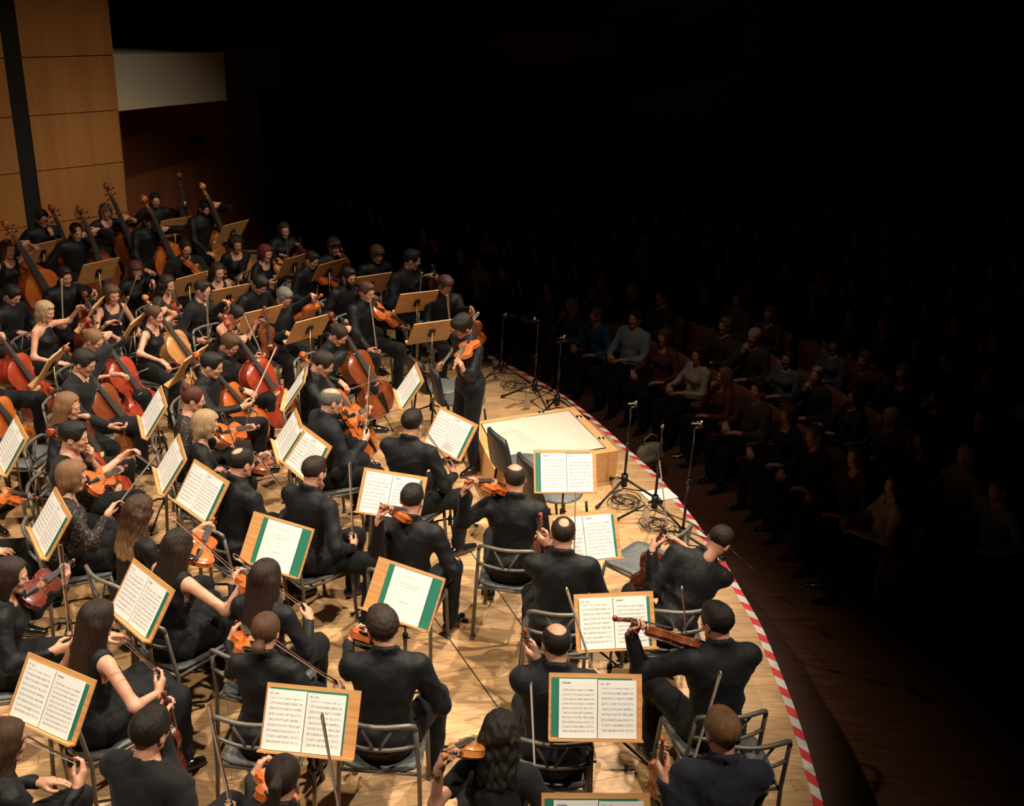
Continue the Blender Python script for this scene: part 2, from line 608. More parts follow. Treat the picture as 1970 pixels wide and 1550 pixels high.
def hair_mesh(style, far=False):
    if (style, far) in HAIRS: return HAIRS[(style, far)]
    v = .0092 if far else .0066
    cr = A3(0, -.014, .034)
    cap = lambda t: ('e', cr, (.073 + t, .093 + t, .083 + t), None, .01)

    def cutface(F, X, Y, Z, front=.052, low=-.045, hz=.075):
        # open the face in front of the temples and below the fringe
        face = np.minimum(Y - front - .25 * np.maximum(Z, 0), hz - Z)          # >0 inside the removed region
        F = np.maximum(F, face)
        ear = .026 - np.sqrt((Y + .004) ** 2 + (Z + .006) ** 2) + 0 * X
        F = np.maximum(F, np.where(np.abs(X) > .05, ear, -1))
        return np.maximum(F, low - Z + np.maximum(Y + .03, 0) * .9)

    if style in ('short', 'crop'):
        t = .013 if style == 'short' else .007
        P = [cap(t), ('e', A3(0, .03, .095), (.052, .05, .028 if style == 'short' else .018), None, .02)]
        m = surface(P, v, .01, lambda F, X, Y, Z: cutface(F, X, Y, Z, low=-.062), lambda X, Y, Z: _fold(X, Y, Z, 150, .0016) + _curl(X, Y, Z, 120, .0025) + .15 * np.maximum(0, -Z + .01))
    elif style == 'curlyshort':
        P = [cap(.018), ('e', A3(0, .03, .10), (.058, .05, .032), None, .02)]
        m = surface(P, v, .01, lambda F, X, Y, Z: cutface(F, X, Y, Z, low=-.055), lambda X, Y, Z: _curl(X, Y, Z, 190, .005) + .17 * np.maximum(0, -Z + .01))
    elif style == 'mop':
        P = [cap(.024), ('e', A3(0, .05, .07), (.07, .05, .045), None, .02)]
        m = surface(P, v, .01, lambda F, X, Y, Z: cutface(F, X, Y, Z, front=.062, low=-.07, hz=.052), lambda X, Y, Z: _fold(X, Y, Z, 110, .003) + _curl(X, Y, Z, 90, .004))
    elif style in ('balding', 'receding', 'crown'):
        def po(F, X, Y, Z):
            F = cutface(F, X, Y, Z, low=-.065)
            c, q = {'balding': ((0, -.006, .118), (.058, .098, .064)), 'crown': ((0, -.065, .112), (.038, .044, .050)), 'receding': ((0, .085, .105), (.050, .062, .055))}[style]
            e = np.sqrt(((X - c[0]) / q[0]) ** 2 + ((Y - c[1]) / q[1]) ** 2 + ((Z - c[2]) / q[2]) ** 2)
            return np.maximum(F, (1 - e) * .035 + _curl(X, Y, Z, 260, .0012))
        m = surface([cap(.008)], v * .82, .01, po, lambda X, Y, Z: _curl(X, Y, Z, 150, .0016) + .06 * np.maximum(0, -Z + .01) + .05 * np.maximum(0, Z - .05))
    elif style in ('bob', 'bobfringe'):
        P = [cap(.024), ('e', A3(0, -.03, -.03), (.092, .082, .085), None, .03),
             ('c', A3(-.074, .012, .0), A3(-.070, .022, -.085), .026, .018), ('c', A3(.074, .012, .0), A3(.070, .022, -.085), .026, .018),
             ('c', A3(-.05, -.06, -.03), A3(-.045, -.065, -.11), .04, .03), ('c', A3(.05, -.06, -.03), A3(.045, -.065, -.11), .04, .03)]
        hz = .05 if style == 'bobfringe' else .08
        def po(F, X, Y, Z):
            face = np.minimum(np.minimum(Y - .030 - .3 * np.maximum(Z, 0), hz - Z), .066 - np.abs(X) + .2 * Z)
            return np.maximum(F, face)
        m = surface(P, v, .02, po, lambda X, Y, Z: _fold(X, Y, Z, 100, .003))
    elif style in ('long', 'longwavy', 'longcurly', 'shoulder'):
        L = {'long': -.36, 'longwavy': -.33, 'longcurly': -.24, 'shoulder': -.20}[style]
        wd = {'long': 1.0, 'longwavy': 1.15, 'longcurly': 1.1, 'shoulder': .95}[style]
        P = [cap(.020)]
        for x in (-.055, -.02, .02, .055):
            P.append(('c', A3(x * wd, -.055, .0), A3(x * 1.25 * wd, -.105 + abs(x) * .3, L + abs(x) * .5), .048, .030))
        for s_ in (-1, 1):
            P.append(('c', A3(s_ * .066, .0, .01), A3(s_ * .078 * wd, -.012, L * .62), .030, .024))
        am = {'long': .0028, 'longwavy': .006, 'longcurly': .009, 'shoulder': .003}[style]
        def po(F, X, Y, Z):
            face = np.minimum(np.minimum(Y - .022 - .42 * np.maximum(Z, 0), .088 - Z), .064 - np.abs(X) + .15 * Z)
            return np.maximum(F, face)
        fn = (lambda X, Y, Z: _fold(X, Y, Z, 110, .003)) if style in ('long', 'shoulder') else (lambda X, Y, Z: _fold(X, Y, Z, 90, .004) + _curl(X, Y, Z, 75, am))
        m = surface(P, v * 1.1, .025, po, fn)
    elif style in ('bun', 'ponytail', 'lowpony', 'topbun'):
        P = [cap(.010)]
        if style == 'bun': P += [('e', A3(0, -.115, .03), (.038, .034, .038), None, .01)]
        if style == 'topbun': P += [('e', A3(0, -.085, .105), (.042, .040, .036), None, .01)]
        if style == 'ponytail':
            P += [('c', A3(0, -.10, .06), A3(0, -.135, .03), .020, .026), ('c', A3(0, -.135, .03), A3(0, -.125, -.16), .032, .014)]
        if style == 'lowpony':
            P += [('c', A3(0, -.095, -.02), A3(0, -.125, -.05), .020, .030), ('c', A3(0, -.125, -.05), A3(0, -.12, -.17), .040, .022)]
        m = surface(P, v, .012, lambda F, X, Y, Z: cutface(F, X, Y, Z, front=.05, low=-.075, hz=.088), lambda X, Y, Z: _fold(X, Y, Z, 130, .0016))
    elif style == 'afro':
        P = [('e', A3(0, -.022, .035), (.118, .115, .105), None, .01), ('e', A3(0, -.05, -.03), (.10, .08, .07), None, .03)]
        def po(F, X, Y, Z):
            face = np.minimum(np.minimum(Y - .036, .070 - Z), .062 - np.abs(X))
            return np.maximum(F, face)
        m = surface(P, v, .02, po, lambda X, Y, Z: _curl(X, Y, Z, 130, .012))
    elif style == 'beard':
        P = [('e', A3(0, .034, -.036), (.062, .064, .080), None, .02), ('e', A3(0, .062, -.092), (.030, .028, .026), None, .02)]
        def po(F, X, Y, Z):
            F = np.maximum(F, Z + .045 - np.maximum(np.abs(X) - .035, 0) * 2.2)
            mouth = .020 - np.sqrt((X * .75) ** 2 + ((Z + .060) * 1.6) ** 2) + 0 * Y
            return np.maximum(F, np.maximum(np.where(Y > .05, mouth, -1), -.02 - Y))
        m = surface(P, .0055, .02, po, lambda X, Y, Z: _curl(X, Y, Z, 200, .002))
    elif style == 'goatee':
        P = [('e', A3(0, .066, -.090), (.026, .024, .022), None, .01), ('c', A3(-.02, .090, -.046), A3(.02, .090, -.046), .005, .005)]
        m = surface(P, .005, .01, None, lambda X, Y, Z: _curl(X, Y, Z, 200, .0015))
    HAIRS[(style, far)] = m
    return m
# ------------------------------------------------------------------ people
EYE = surface([('e', A3(0, 0, 0), (.0115, .0115, .0115), None)], .005, .002)
IRIS = surface([('e', A3(0, 0, 0), (.0062, .0032, .0062), None)], .003, .001)


class Pose:
    """joints of a figure in its own frame (x right, y forward, z up, origin on the floor under the hips)"""

    def __init__(s, female=False, stand=False, lean=8, side=0, twist=0, hyaw=0, hpitch=10, hroll=0, wide=.16, scale=1.0, hunch=0, legyaw=0, knee=.0):
        s.f = female; s.stand = stand
        k = s.k = scale * (.94 if female else 1.0)
        s.pel = A3(0, 0, (.93 * k if stand else .56))
        T = rot_xyz(-R(lean), R(side), -R(twist))
        s.T = T
        tp = lambda x, y, z: s.pel + T @ (A3(x, y, z) * k)
        s.tp = tp
        s.neck = tp(0, .0 + hunch, .505)
        Hn = rot_xyz(-R(lean * .7 + hpitch * .45), R(side * .7 + hroll * .5), -R(twist + hyaw))
        s.head = s.neck + Hn @ (A3(0, .028, .142) * k)
        s.H = rot_xyz(-R(lean * .4 + hpitch), R(side * .4 + hroll), -R(twist + hyaw))
        # correct the order: yaw first, then nod
        s.H = np.array(Matrix.Rotation(-R(twist + hyaw), 3, 'Z') @ Matrix.Rotation(R(side * .4 + hroll), 3, 'Y') @ Matrix.Rotation(-R(lean * .4 + hpitch), 3, 'X'))
        sw = .165 if female else .188
        s.sh = [tp(-sw, .0, .44), tp(sw, .0, .44)]
        hx = .095 * k
        if stand:
            s.hip = [A3(-hx, 0, s.pel[2] - .03), A3(hx, 0, s.pel[2] - .03)]
            s.knee = [A3(-hx - .02, .04, .49 * k), A3(hx + .03, .03, .49 * k)]
            s.ank = [A3(-hx - .04, .0, .09), A3(hx + .05, .03, .09)]
        else:
            s.hip = [A3(-hx, .02, .55), A3(hx, .02, .55)]
            L = Matrix.Rotation(-R(legyaw), 3, 'Z'); L = np.array(L)
            s.knee = [L @ A3(-wide, .45 * k, .52), L @ A3(wide, .45 * k + knee, .52)]
            s.ank = [L @ A3(-wide * 1.05, .42 * k, .09), L @ A3(wide * 1.05, .40 * k - knee, .09)]
        s.L = [None, None]; s.Wr = [None, None]


def ik(sh, tgt, l1, l2, hint):
    d = tgt - sh; D = np.linalg.norm(d)
    mx = (l1 + l2) * .995
    if D > mx: tgt = sh + d / D * mx; D = mx; d = tgt - sh
    if D < abs(l1 - l2) + .03:
        D = abs(l1 - l2) + .03
    u = nrm(d)
    c = (l1 * l1 + D * D - l2 * l2) / (2 * l1 * D); c = max(-1, min(1, c))
    h = nrm(np.array(hint, float) - u * np.dot(hint, u))
    return sh + u * l1 * c + h * l1 * math.sqrt(1 - c * c), sh + u * D


def body_prims(p, torso_only=False, infl=0.0, arms=True, legs=True, neck=True, armend=1.0, chest=True):
    k = p.k; tp = p.tp; T = p.T; f = p.f
    E = lambda c, r: ('e', tp(*c), tuple((x * k + infl) for x in r), T)
    P = []
    if chest:
        if f:
            P += [E((0, -.02, .02), (.165, .12, .11)), E((0, 0, .17), (.118, .092, .15)), E((0, .0, .33), (.142, .10, .15)),
                  E((-.058, .078, .315), (.055, .05, .05)), E((.058, .078, .315), (.055, .05, .05))]
        else:
            P += [E((0, -.02, .02), (.165, .125, .12)), E((0, 0, .19), (.145, .108, .17)), E((0, .0, .35), (.172, .118, .155))]
        sw = .125 if f else .145
        r = (.050 if f else .060) * k + infl
        P += [('c', tp(-sw, -.005, .44), tp(sw, -.005, .44), r, r, .05)]
        P += [('c', tp(-.08, -.012, .455), tp(0, -.01, .52), .045 * k + infl, .040 * k + infl, .04), ('c', tp(.08, -.012, .455), tp(0, -.01, .52), .045 * k + infl, .040 * k + infl, .04)]
    if neck:
        P += [('c', tp(0, -.005, .45), p.head + p.H @ (A3(0, -.02, -.07) * k), .056 * k * (.88 if f else 1), .050 * k * (.88 if f else 1), .03)]
    if arms:
        a1, a2, a3, a4 = ((.046, .036, .035, .024) if f else (.053, .042, .041, .027))
        for i in (0, 1):
            if p.L[i] is None: continue
            e, w = p.L[i], p.Wr[i]
            if armend <= .5:
                P += [('c', p.sh[i], p.sh[i] + (e - p.sh[i]) * armend * 2, a1 * k + infl * 1.2, (a1 + (a2 - a1) * armend * 2) * k + infl * 1.3)]
            else:
                t = (armend - .5) * 2
                P += [('c', p.sh[i], e, a1 * k + infl, a2 * k + infl),
                      ('c', e, e + (w - e) * t, a3 * k + infl, (a3 + (a4 - a3) * t) * k + infl * .8)]
    if legs:
        for i in (0, 1):
            r1, r2, r3, r4 = (.085, .058, .052, .036)
            P += [('c', p.hip[i], p.knee[i], r1 * k + infl, r2 * k + infl), ('c', p.knee[i], p.ank[i], r3 * k + infl, r4 * k + infl)]
    return P


def folds(sd, amp=.0095, zc=None):
    a, b, c = (math.sin(sd * 1.7) * 3, math.sin(sd * 2.3) * 3, math.sin(sd * 3.1) * 3)
    def fn(X, Y, Z):
        w = .9 * np.sin(9 * X + 7 * Y + a) + .8 * np.sin(8 * Z + 6 * X + b)
        r1 = 1 - np.abs(np.sin(17 * Z + 12 * X * math.sin(a) + 8 * Y + w * 1.6 + c))
        r2 = 1 - np.abs(np.sin(15 * X + 11 * Z * math.cos(b) - 9 * Y + w * 1.3))
        am = amp if zc is None else amp * np.clip((zc - Z) / .10, .08, 1)
        return am * (.45 - r1 ** 2 * 1.1 - r2 ** 3 * .9)
    return fn


def put(name, VQ, mats, parent, Rm=None, t=None, sc=1.0):
    V, Q = VQ[:2]
    if Rm is not None: V = (V * sc) @ Rm.T.astype(np.float32) + np.array(t, np.float32)
    return link(name, np_mesh(name, V, Q), mats, parent)


def strand(o, V, style):
    if 'curl' in style or style == 'afro': S_ = V * 9
    else:
        a = np.arctan2(V[:, 0], V[:, 1] + .045); d = np.sqrt(V[:, 0] ** 2 + (V[:, 1] + .045) ** 2 + (V[:, 2] - .115) ** 2)
        S_ = np.stack([np.sin(a) * 1.6, np.cos(a) * 1.6, d * 2.2], 1)
    at_ = o.data.attributes.new('strand', 'FLOAT_VECTOR', 'POINT'); at_.data.foreach_set('vector', S_.astype(np.float32).ravel())


def hand_frame(i, G, axis, elbow, palm_to, pose, fdir=None):
    """rotation of the hand that grips at G a bar running along axis"""
    y = nrm(G - elbow) if fdir is None else nrm(fdir)
    if axis is not None:
        a = nrm(axis); y = nrm(y - a * np.dot(a, y) * .85)
        z = -nrm(palm_to)
        x = a * (1 if np.dot(np.cross(y, z), a) > 0 else -1)
        x = nrm(x - y * np.dot(x, y)); z = np.cross(x, y)
    else:
        z = -nrm(palm_to); z = nrm(z - y * np.dot(z, y)); x = np.cross(y, z)
    Rm = np.stack([x, y, z], 1)
    g = GRIP[pose].copy()
    if i == 0: g[0] *= -1
    return Rm, G - Rm @ g


def make_person(loc, yaw, p, label, look, hands, group=None, vbody=.017, seed=0, lowres=False, far=False):
    """look: dict(hair, haircol, skin, outfit, glasses, beard); hands: per side None or dict(at, axis, palm, pose)"""
    k = p.k
    Rz = -R(yaw)
    # arms
    for i in (0, 1):
        h = hands[i]
        if h is None: continue
        up = .285 * k; lo = .255 * k
        side = -1 if i == 0 else 1
        hint = h.get('hint', A3(side * .6, -.25, -1.0))
        e0, w0 = ik(p.sh[i], h['at'], up, lo + .07, hint)
        Rm, w = hand_frame(i, h['at'], h.get('axis'), e0, h.get('palm', A3(0, 0, -1)), h['pose'], h.get('fdir'))
        e, w2 = ik(p.sh[i], w, up, lo, hint)
        p.L[i] = e; p.Wr[i] = w2
        h['R'] = Rm; h['w'] = w2
    out = look['outfit']
    bare = out in ('sleeveless', 'strap', 'tee')
    BP = body_prims(p, infl=-.002)
    V, Q = surface(BP, (.028 if lowres else (.019 if bare else .027) if far else (.016 if bare else .021)), .035)
    parts = [(V, Q, np.zeros(len(Q), int))]
    hv = .0095 if lowres else (.0072 if far else .0052)
    hV, hQ, hm = head_mesh(.96 if p.f else 1.0, hv)
    sc = k * .985
    Hm = p.H.astype(np.float32)
    hp = p.head.astype(np.float32)
    parts.append(((hV * sc) @ Hm.T + hp, hQ, hm))
    if not lowres:
        for sx in (-1, 1):
            for (mv, mq), y_, m_ in ((EYE, .0715, 2), (IRIS, .0815, 3)):
                parts.append((((mv + A3(sx * .029, y_, .0035).astype(np.float32)) * sc) @ Hm.T + hp, mq, np.full(len(mq), m_)))
    for i in (0, 1):
        if hands[i] is None: continue
        a, b = hand_mesh(hands[i]['pose'], i == 0, far or lowres)
        parts.append(((a * (k * 1.0)) @ hands[i]['R'].T.astype(np.float32) + hands[i]['w'].astype(np.float32), b, np.zeros(len(b), int)))
    off = 0; VV = []; QQ = []; MM = []
    for a, b, c in parts:
        VV.append(a); QQ.append(b + off); MM.append(c); off += len(a)
    me = np_mesh('person', np.concatenate(VV), np.concatenate(QQ), np.concatenate(MM))
    sk = M['skin2'] if look.get('skin') == 2 else M['skin']
    o = link('person', me, [sk, M['lip'], M['eyewhite'], M['iris']])
    o.location = loc; o.rotation_euler = (0, 0, Rz)
    tag(o, label, 'person', group)
    # hair
    if look.get('hair'):
        hm_ = hair_mesh(look['hair'], far or lowres)
        strand(put('hair', hm_, HM[look['haircol']], o, p.H, p.head, sc), hm_[0], look['hair'])
    if look.get('beard'):
        strand(put(look['beard'], hair_mesh(look['beard'], far or lowres), HM[look.get('beardcol', 'dark')], o, p.H, p.head, sc), hair_mesh(look['beard'], far or lowres)[0], 'curlyshort')
    if look.get('hair') not in ('balding', 'crown') and not lowres:
        pass
    if look.get('brow', True) and not lowres:
        B = MB()
        for sx in (-1, 1):
            B.tube([p.head + p.H @ (A3(sx * x, y, z) * sc) for x, y, z in ((.015, .0845, .0265), (.031, .0825, .0300), (.045, .0715, .0255))], [.0026, .003, .0018], 5)
        B.build('eyebrows', HM[look.get('haircol', 'dark')] or HM['dark'], o)
    if look.get('glasses'):
        G = MB()
        for sx in (-1, 1):
            ring = [p.head + p.H @ (A3(sx * .0325 + .021 * math.cos(a), .1035, .003 + .015 * math.sin(a)) * sc) for a in np.linspace(0, 2 * math.pi, 11)]
            G.tube(ring, .0018, 5)
            G.tube([p.head + p.H @ (A3(sx * x, y, z) * sc) for x, y, z in ((.052, .101, .006), (.073, .06, .006), (.080, -.005, .006))], .0018, 5)
        G.tube([p.head + p.H @ (A3(x, .106, .006) * sc) for x in (-.012, .012)], .0018, 5)
        G.build('glasses', M['blackmetal'], o)
    # clothes
    top = M[look.get('cloth', 'shirt')]
    inf = .011
    nz = folds(seed + 1.0, .0095, p.neck[2] - .03)
    arms = {'shirt': .985, 'jacket': .985, 'jumper': .985, 'elbow': .55, 'lacetop': .9, 'tee': .26}.get(out, 0)
    SP = body_prims(p, infl=inf if out != 'jacket' else .016, neck=False, legs=False, arms=arms > 0, armend=arms or 1)
    hipz = (p.pel[2] - .06)
    if out in ('shirt', 'jacket'):
        for a in np.linspace(0, 2 * math.pi, 9)[:-1]:
            a2 = a + math.pi / 4
            for dz in (0, .018):
                q = lambda b: p.tp(.066 * math.cos(b) * (.9 if p.f else 1), .0 + .068 * math.sin(b), .528 + dz - .030 * math.sin(b))
                SP.append(('c', q(a), q(a2), .0125, .0125, .010))
    tinv = p.T.T

    def cutz(F, X, Y, Z, zc, x0=None):
        zz = (X - p.pel[0]) * p.T[0, 2] + (Y - p.pel[1]) * p.T[1, 2] + (Z - p.pel[2]) * p.T[2, 2]
        xx = (X - p.pel[0]) * p.T[0, 0] + (Y - p.pel[1]) * p.T[1, 0] + (Z - p.pel[2]) * p.T[2, 0]
        yy = (X - p.pel[0]) * p.T[0, 1] + (Y - p.pel[1]) * p.T[1, 1] + (Z - p.pel[2]) * p.T[2, 1]
        return xx / k, yy / k, zz / k

    def post(F, X, Y, Z):
        xx, yy, zz = cutz(F, X, Y, Z, 0)
        if out in ('sleeveless', 'tee', 'lacetop', 'jumper', 'elbow'):
            rr = {'jumper': .062, 'tee': .088, 'lacetop': .085}.get(out, .082)
            F = np.maximum(F, np.where(zz > .40, (rr - np.sqrt(xx ** 2 + (yy - .015) ** 2)) * k, -1))
            if out == 'sleeveless': F = np.maximum(F, np.where(zz > .30, (np.abs(xx) - .135) * k, -1))
        if out == 'strap':
            F = np.maximum(F, (zz - .375 - .05 * (np.abs(xx) < .0)) * k)
        return F
    if out == 'strap':
        for sx in (-1, 1):
            for y0 in (.085, -.085):
                SP.append(('c', p.tp(sx * .08, y0 * 1.05, .36), p.tp(sx * .088, 0, .508), .008, .008, .004))
        V, Q = surface([q for q in SP if not (q[0] == 'c' and q[3] > .03)], .015, .03, None, nz)
        put('top', (V, Q), top, o)
    else:
        put({'shirt': 'shirt', 'jacket': 'jacket'}.get(out, 'top'), surface(SP, vbody if not lowres else .026, .035, post, nz), top, o)
    if out == 'lacetop': pass
    # trousers or skirt
    if look.get('skirt'):
        zb = .18 if not p.stand else .1
        TP = [('e', p.pel + A3(0, -.01, 0), (.185, .15, .12), None), ('c', p.hip[0], p.knee[0], .11, .09), ('c', p.hip[1], p.knee[1], .11, .09),
              ('c', (p.hip[0] + p.hip[1]) / 2, (p.knee[0] + p.knee[1]) / 2 + A3(0, .0, .0), .10, .09),
              ('c', p.knee[0], p.ank[0] + A3(-.03, 0, .1), .085, .10), ('c', p.knee[1], p.ank[1] + A3(.03, 0, .1), .085, .10),
              ('c', (p.knee[0] + p.knee[1]) / 2, (p.ank[0] + p.ank[1]) / 2 + A3(0, 0, .1), .09, .10)]
        put('skirt', surface(TP, .02 if not lowres else .03, .05, None, folds(seed + 4, .008)), M['trousers'], o)
    else:
        TP = [('e', p.pel + A3(0, -.01, -.005), (.178 * k, .138 * k, .115), None)]
        for i in (0, 1):
            TP += [('c', p.hip[i], p.knee[i], .100 * k, .076 * k), ('c', p.knee[i], p.ank[i] + A3(0, 0, .02), .074 * k, .058)]
        put('trousers', surface(TP, .028 if lowres else (.023 if far else .019), .035, None, folds(seed + 4, .006)), look.get('legs') or M['trousers'], o)
    for i in (0, 1):
        a = p.ank[i]; d = nrm(A3(p.knee[i][0] - p.hip[i][0] * .5, .5, 0)) if not p.stand else nrm(A3((-.25, .25)[i], 1, 0))
        s = A3(a[0], a[1], 0)
        SPr = [('c', s + A3(0, 0, .045) - d * .04, s + A3(0, 0, .038) + d * .06, .040, .040, .02), ('c', s + A3(0, 0, .038) + d * .06, s + A3(0, 0, .030) + d * .165, .042, .030, .02),
               ('c', a, s + A3(0, 0, .05), .038, .040, .02)]
        put('shoe', surface(SPr, .014, .02, lambda F, X, Y, Z: np.maximum(F, .004 - Z)), M['shoe'], o)
    return o
# ------------------------------------------------------------------ string instruments, bows
VO = [(0, .0), (.012, .33), (.04, .62), (.09, .83), (.16, .96), (.22, 1.0), (.28, .97), (.33, .88), (.365, .80), (.385, .84), (.40, .76), (.44, .61), (.50, .545), (.55, .54), (.60, .585), (.635, .68),
      (.655, .74), (.67, .69), (.70, .72), (.76, .785), (.82, .80), (.88, .75), (.93, .63), (.97, .42), (.99, .22), (1.0, .08)]
BO = [(0, .0), (.012, .33), (.04, .62), (.09, .83), (.16, .96), (.22, 1.0), (.28, .97), (.33, .88), (.365, .80), (.385, .84), (.40, .76), (.44, .63), (.50, .565), (.55, .55), (.60, .58), (.635, .66),
      (.655, .71), (.67, .66), (.70, .68), (.76, .69), (.82, .65), (.88, .54), (.93, .38), (.97, .20), (.99, .11), (1.0, .07)]
SPEC = {  # body length, half width, rib, total length, arch, outline, string count, neck lift
    'violin': dict(L=.356, w=.104, rib=.030, T=.595, arch=.015, O=VO, nw=.012, fb=.27),
    'viola': dict(L=.41, w=.121, rib=.036, T=.67, arch=.017, O=VO, nw=.013, fb=.305),
    'cello': dict(L=.755, w=.22, rib=.118, T=1.24, arch=.028, O=VO, nw=.018, fb=.60),
    'bass': dict(L=1.10, w=.335, rib=.20, T=1.82, arch=.035, O=BO, nw=.026, fb=.86)}


def plate(S, z0, sgn, over, nx=9):
    """arched plate following the outline; sgn +1 top, -1 back"""
    L, w = S['L'], S['w']
    V = []; F = []
    O = S['O']
    for (t, h) in O:
        hw = h * w + over
        y = t * L
        for j in range(nx):
            u = -1 + 2 * j / (nx - 1)
            e = min(1, (1 - abs(u)) * hw / (.35 * w)) * min(1, t * L / (.12 * L)) * min(1, (1 - t) / .08)
            V.append((u * hw, y, z0 + sgn * S['arch'] * (math.sin(min(1, max(0, e)) * math.pi / 2))))
    n = len(O)
    for i in range(n - 1):
        for j in range(nx - 1):
            f = (i * nx + j, i * nx + j + 1, (i + 1) * nx + j + 1, (i + 1) * nx + j)
            F.append(f if sgn > 0 else f[::-1])
    return V, F


def make_instrument(kind, col):
    S = SPEC[kind]; L, w, rib, T, nw = S['L'], S['w'], S['rib'], S['T'], S['nw']
    m = VAR[col]
    s = L / .356
    root = empty(kind if kind != 'bass' else 'double_bass')
    b = MB()
    V, F = plate(S, rib / 2, 1, .0022 * s); b.add(V, F, True)
    b.build('top_plate', m, root)
    b = MB()
    V, F = plate(S, -rib / 2, -1, .0022 * s); b.add(V, F, True)
    b.build('back_plate', m, root)
    b = MB()
    ring = [(h * w - .001, t * L) for t, h in S['O']] + [(-h * w + .001, t * L) for t, h in S['O'][::-1]]
    V = []; F = []
    n = len(ring)
    for x, y in ring: V += [(x, y, -rib / 2 - .001), (x, y, rib / 2 + .001)]
    for i in range(n): F.append((2 * i, 2 * ((i + 1) % n), 2 * ((i + 1) % n) + 1, 2 * i + 1))
    b.add(V, F, True); b.build('ribs', m, root)
    # edge of the plates
    b = MB()
    for z in (rib / 2, -rib / 2):
        b.tube([(x * 1.012, y, z) for x, y in ring[1:-1]], .0026 * s * .8, 5)
    b.build('purfled_edge', m, root)
    zt = rib / 2 + S['arch']
    # f-holes
    for sx in (-1, 1):
        b = MB(); pts = []
        for q in np.linspace(0, 1, 9):
            pts.append((sx * (w * (.44 - .14 * q) + .035 * w * math.sin(q * 2 * math.pi)), L * (.385 + .20 * q), 0))
        P2 = []
        for i, (x, y, _) in enumerate(pts):
            hw = np.interp(y, [t * L for t, h in S['O']], [h * w for t, h in S['O']])
            e = min(1, (1 - abs(x) / hw) * hw / (.35 * w))
            P2.append((x, y, rib / 2 + S['arch'] * math.sin(e * math.pi / 2) + .0003 * s))
        b.tube(P2, [.0034 * s, .0022 * s] + [.002 * s] * 5 + [.0022 * s, .0034 * s], 5)
        b.build('f_hole', M['ebony'], root)
    # neck, scroll
    nb = L * .995
    yn = T - .105 * s * (1 if kind != 'bass' else .85)
    zn = rib / 2 + .004 * s
    b = MB()
    b.tube([(0, nb - .03 * s, rib / 2 - .010 * s), (0, nb + .01 * s, rib / 2 - .004 * s), (0, yn, zn + .004 * s)], [nw * 1.15, nw * .95, nw * .85], 8)
    b.tube([(0, nb - .002, -rib / 2 + .002), (0, nb + .004 * s, rib / 2)], [nw * .8, nw * 1.15], 8)
    b.build('neck', m, root)
    b = MB()
    b.tube([(0, yn - .005, zn + .002), (0, yn + .03 * s, zn - .004 * s), (0, T - .032 * s, zn - .014 * s)], [nw * .95, nw * .95, nw * .7], 8)
    c0 = np.array((0, T - .016 * s, zn - .010 * s)); sp = []
    for q in np.linspace(0, 1, 15):
        an = -2.2 + q * 7.6; r = (.0165 - .0125 * q) * s
        sp.append(c0 + np.array((0, r * math.cos(an) - .0, r * math.sin(an))))
    b.tube([(0, T - .045 * s, zn - .016 * s)] + sp, [nw * .6] + [.0055 * s] * 15, 6)
    b.tube([c0 + (-.013 * s, 0, 0), c0 + (.013 * s, 0, 0)], .0055 * s, 10)
    for q in (-1, 1): b.tube([c0 + (q * .004 * s, 0, 0), c0 + (q * .0085 * s, 0, 0)], .0125 * s, 12)
    b.build('scroll', m, root)
    for i in range(4):
        b = MB(); sx = 1 if i % 2 else -1; y = yn + (.018 + .013 * i) * s
        q = 1.0 if kind != 'bass' else .66
        b.tube([(-sx * nw * .8, y, zn), (sx * .026 * s * q, y, zn - .001)], .0026 * s * q, 6)
        b.ball((sx * .031 * s * q, y, zn - .001), .0062 * s * q, 7)
        b.build('peg', M['ebony'] if kind != 'bass' else M['blackmetal'], root)
    # fingerboard, bridge, tailpiece
    f0 = yn - S['fb']; zf = zt + .012 * s
    b = MB(); V = []; F = []
    for (y, hw, z) in ((f0, nw * 1.75, zf + .010 * s), (yn, nw * 1.0, zn + nw * .95)):
        for j in range(5):
            u = -1 + j / 2
            V.append((u * hw, y, z + .004 * s * (1 - u * u)))
        V += [(hw, y, z - .005 * s), (-hw, y, z - .005 * s)]
    F += [(j, j + 1, 7 + j + 1, 7 + j) for j in range(4)] + [(4, 5, 12, 11), (5, 6, 13, 12), (6, 0, 7, 13), (0, 1, 2, 3, 4, 5, 6)[::-1], tuple(range(7, 14))]
    F = [f[::-1] for f in F]
    b.add(V, F); b.build('fingerboard', M['boardgrey'], root)
    yb = L * .475
    hb = zt + (.030 * s if kind in ('violin', 'viola') else .030 * s)
    b = MB()
    V = []
    for y in (-.0015 * s, .0015 * s):
        for x, z in ((-.021, 0), (-.017, .012), (-.019, .024), (-.008, .031), (.008, .031), (.019, .024), (.017, .012), (.021, 0), (.006, .004), (-.006, .004)):
            V.append((x * s, yb + y, zt - .002 * s + z * s))
    b.add(V, [tuple(range(10)), tuple(range(10, 20))[::-1]] + [(i, i + 10, (i + 1) % 10 + 10, (i + 1) % 10) for i in range(10)])
    b.build('bridge', M['bridge'], root)
    b = MB(); V = []
    for (y, hw, z) in ((.006 * s, .008 * s, rib / 2 + .012 * s), (L * .335, .019 * s, zt + .014 * s)):
        V += [(-hw, y, z), (0, y, z + .004 * s), (hw, y, z), (hw, y, z - .004 * s), (-hw, y, z - .004 * s)]
    b.add(V, [(0, 5, 6, 1), (1, 6, 7, 2), (2, 7, 8, 3), (3, 8, 9, 4), (4, 9, 5, 0), (0, 1, 2, 3, 4), (9, 8, 7, 6, 5)])
    b.build('tailpiece', M['ebony'], root)
    b = MB()
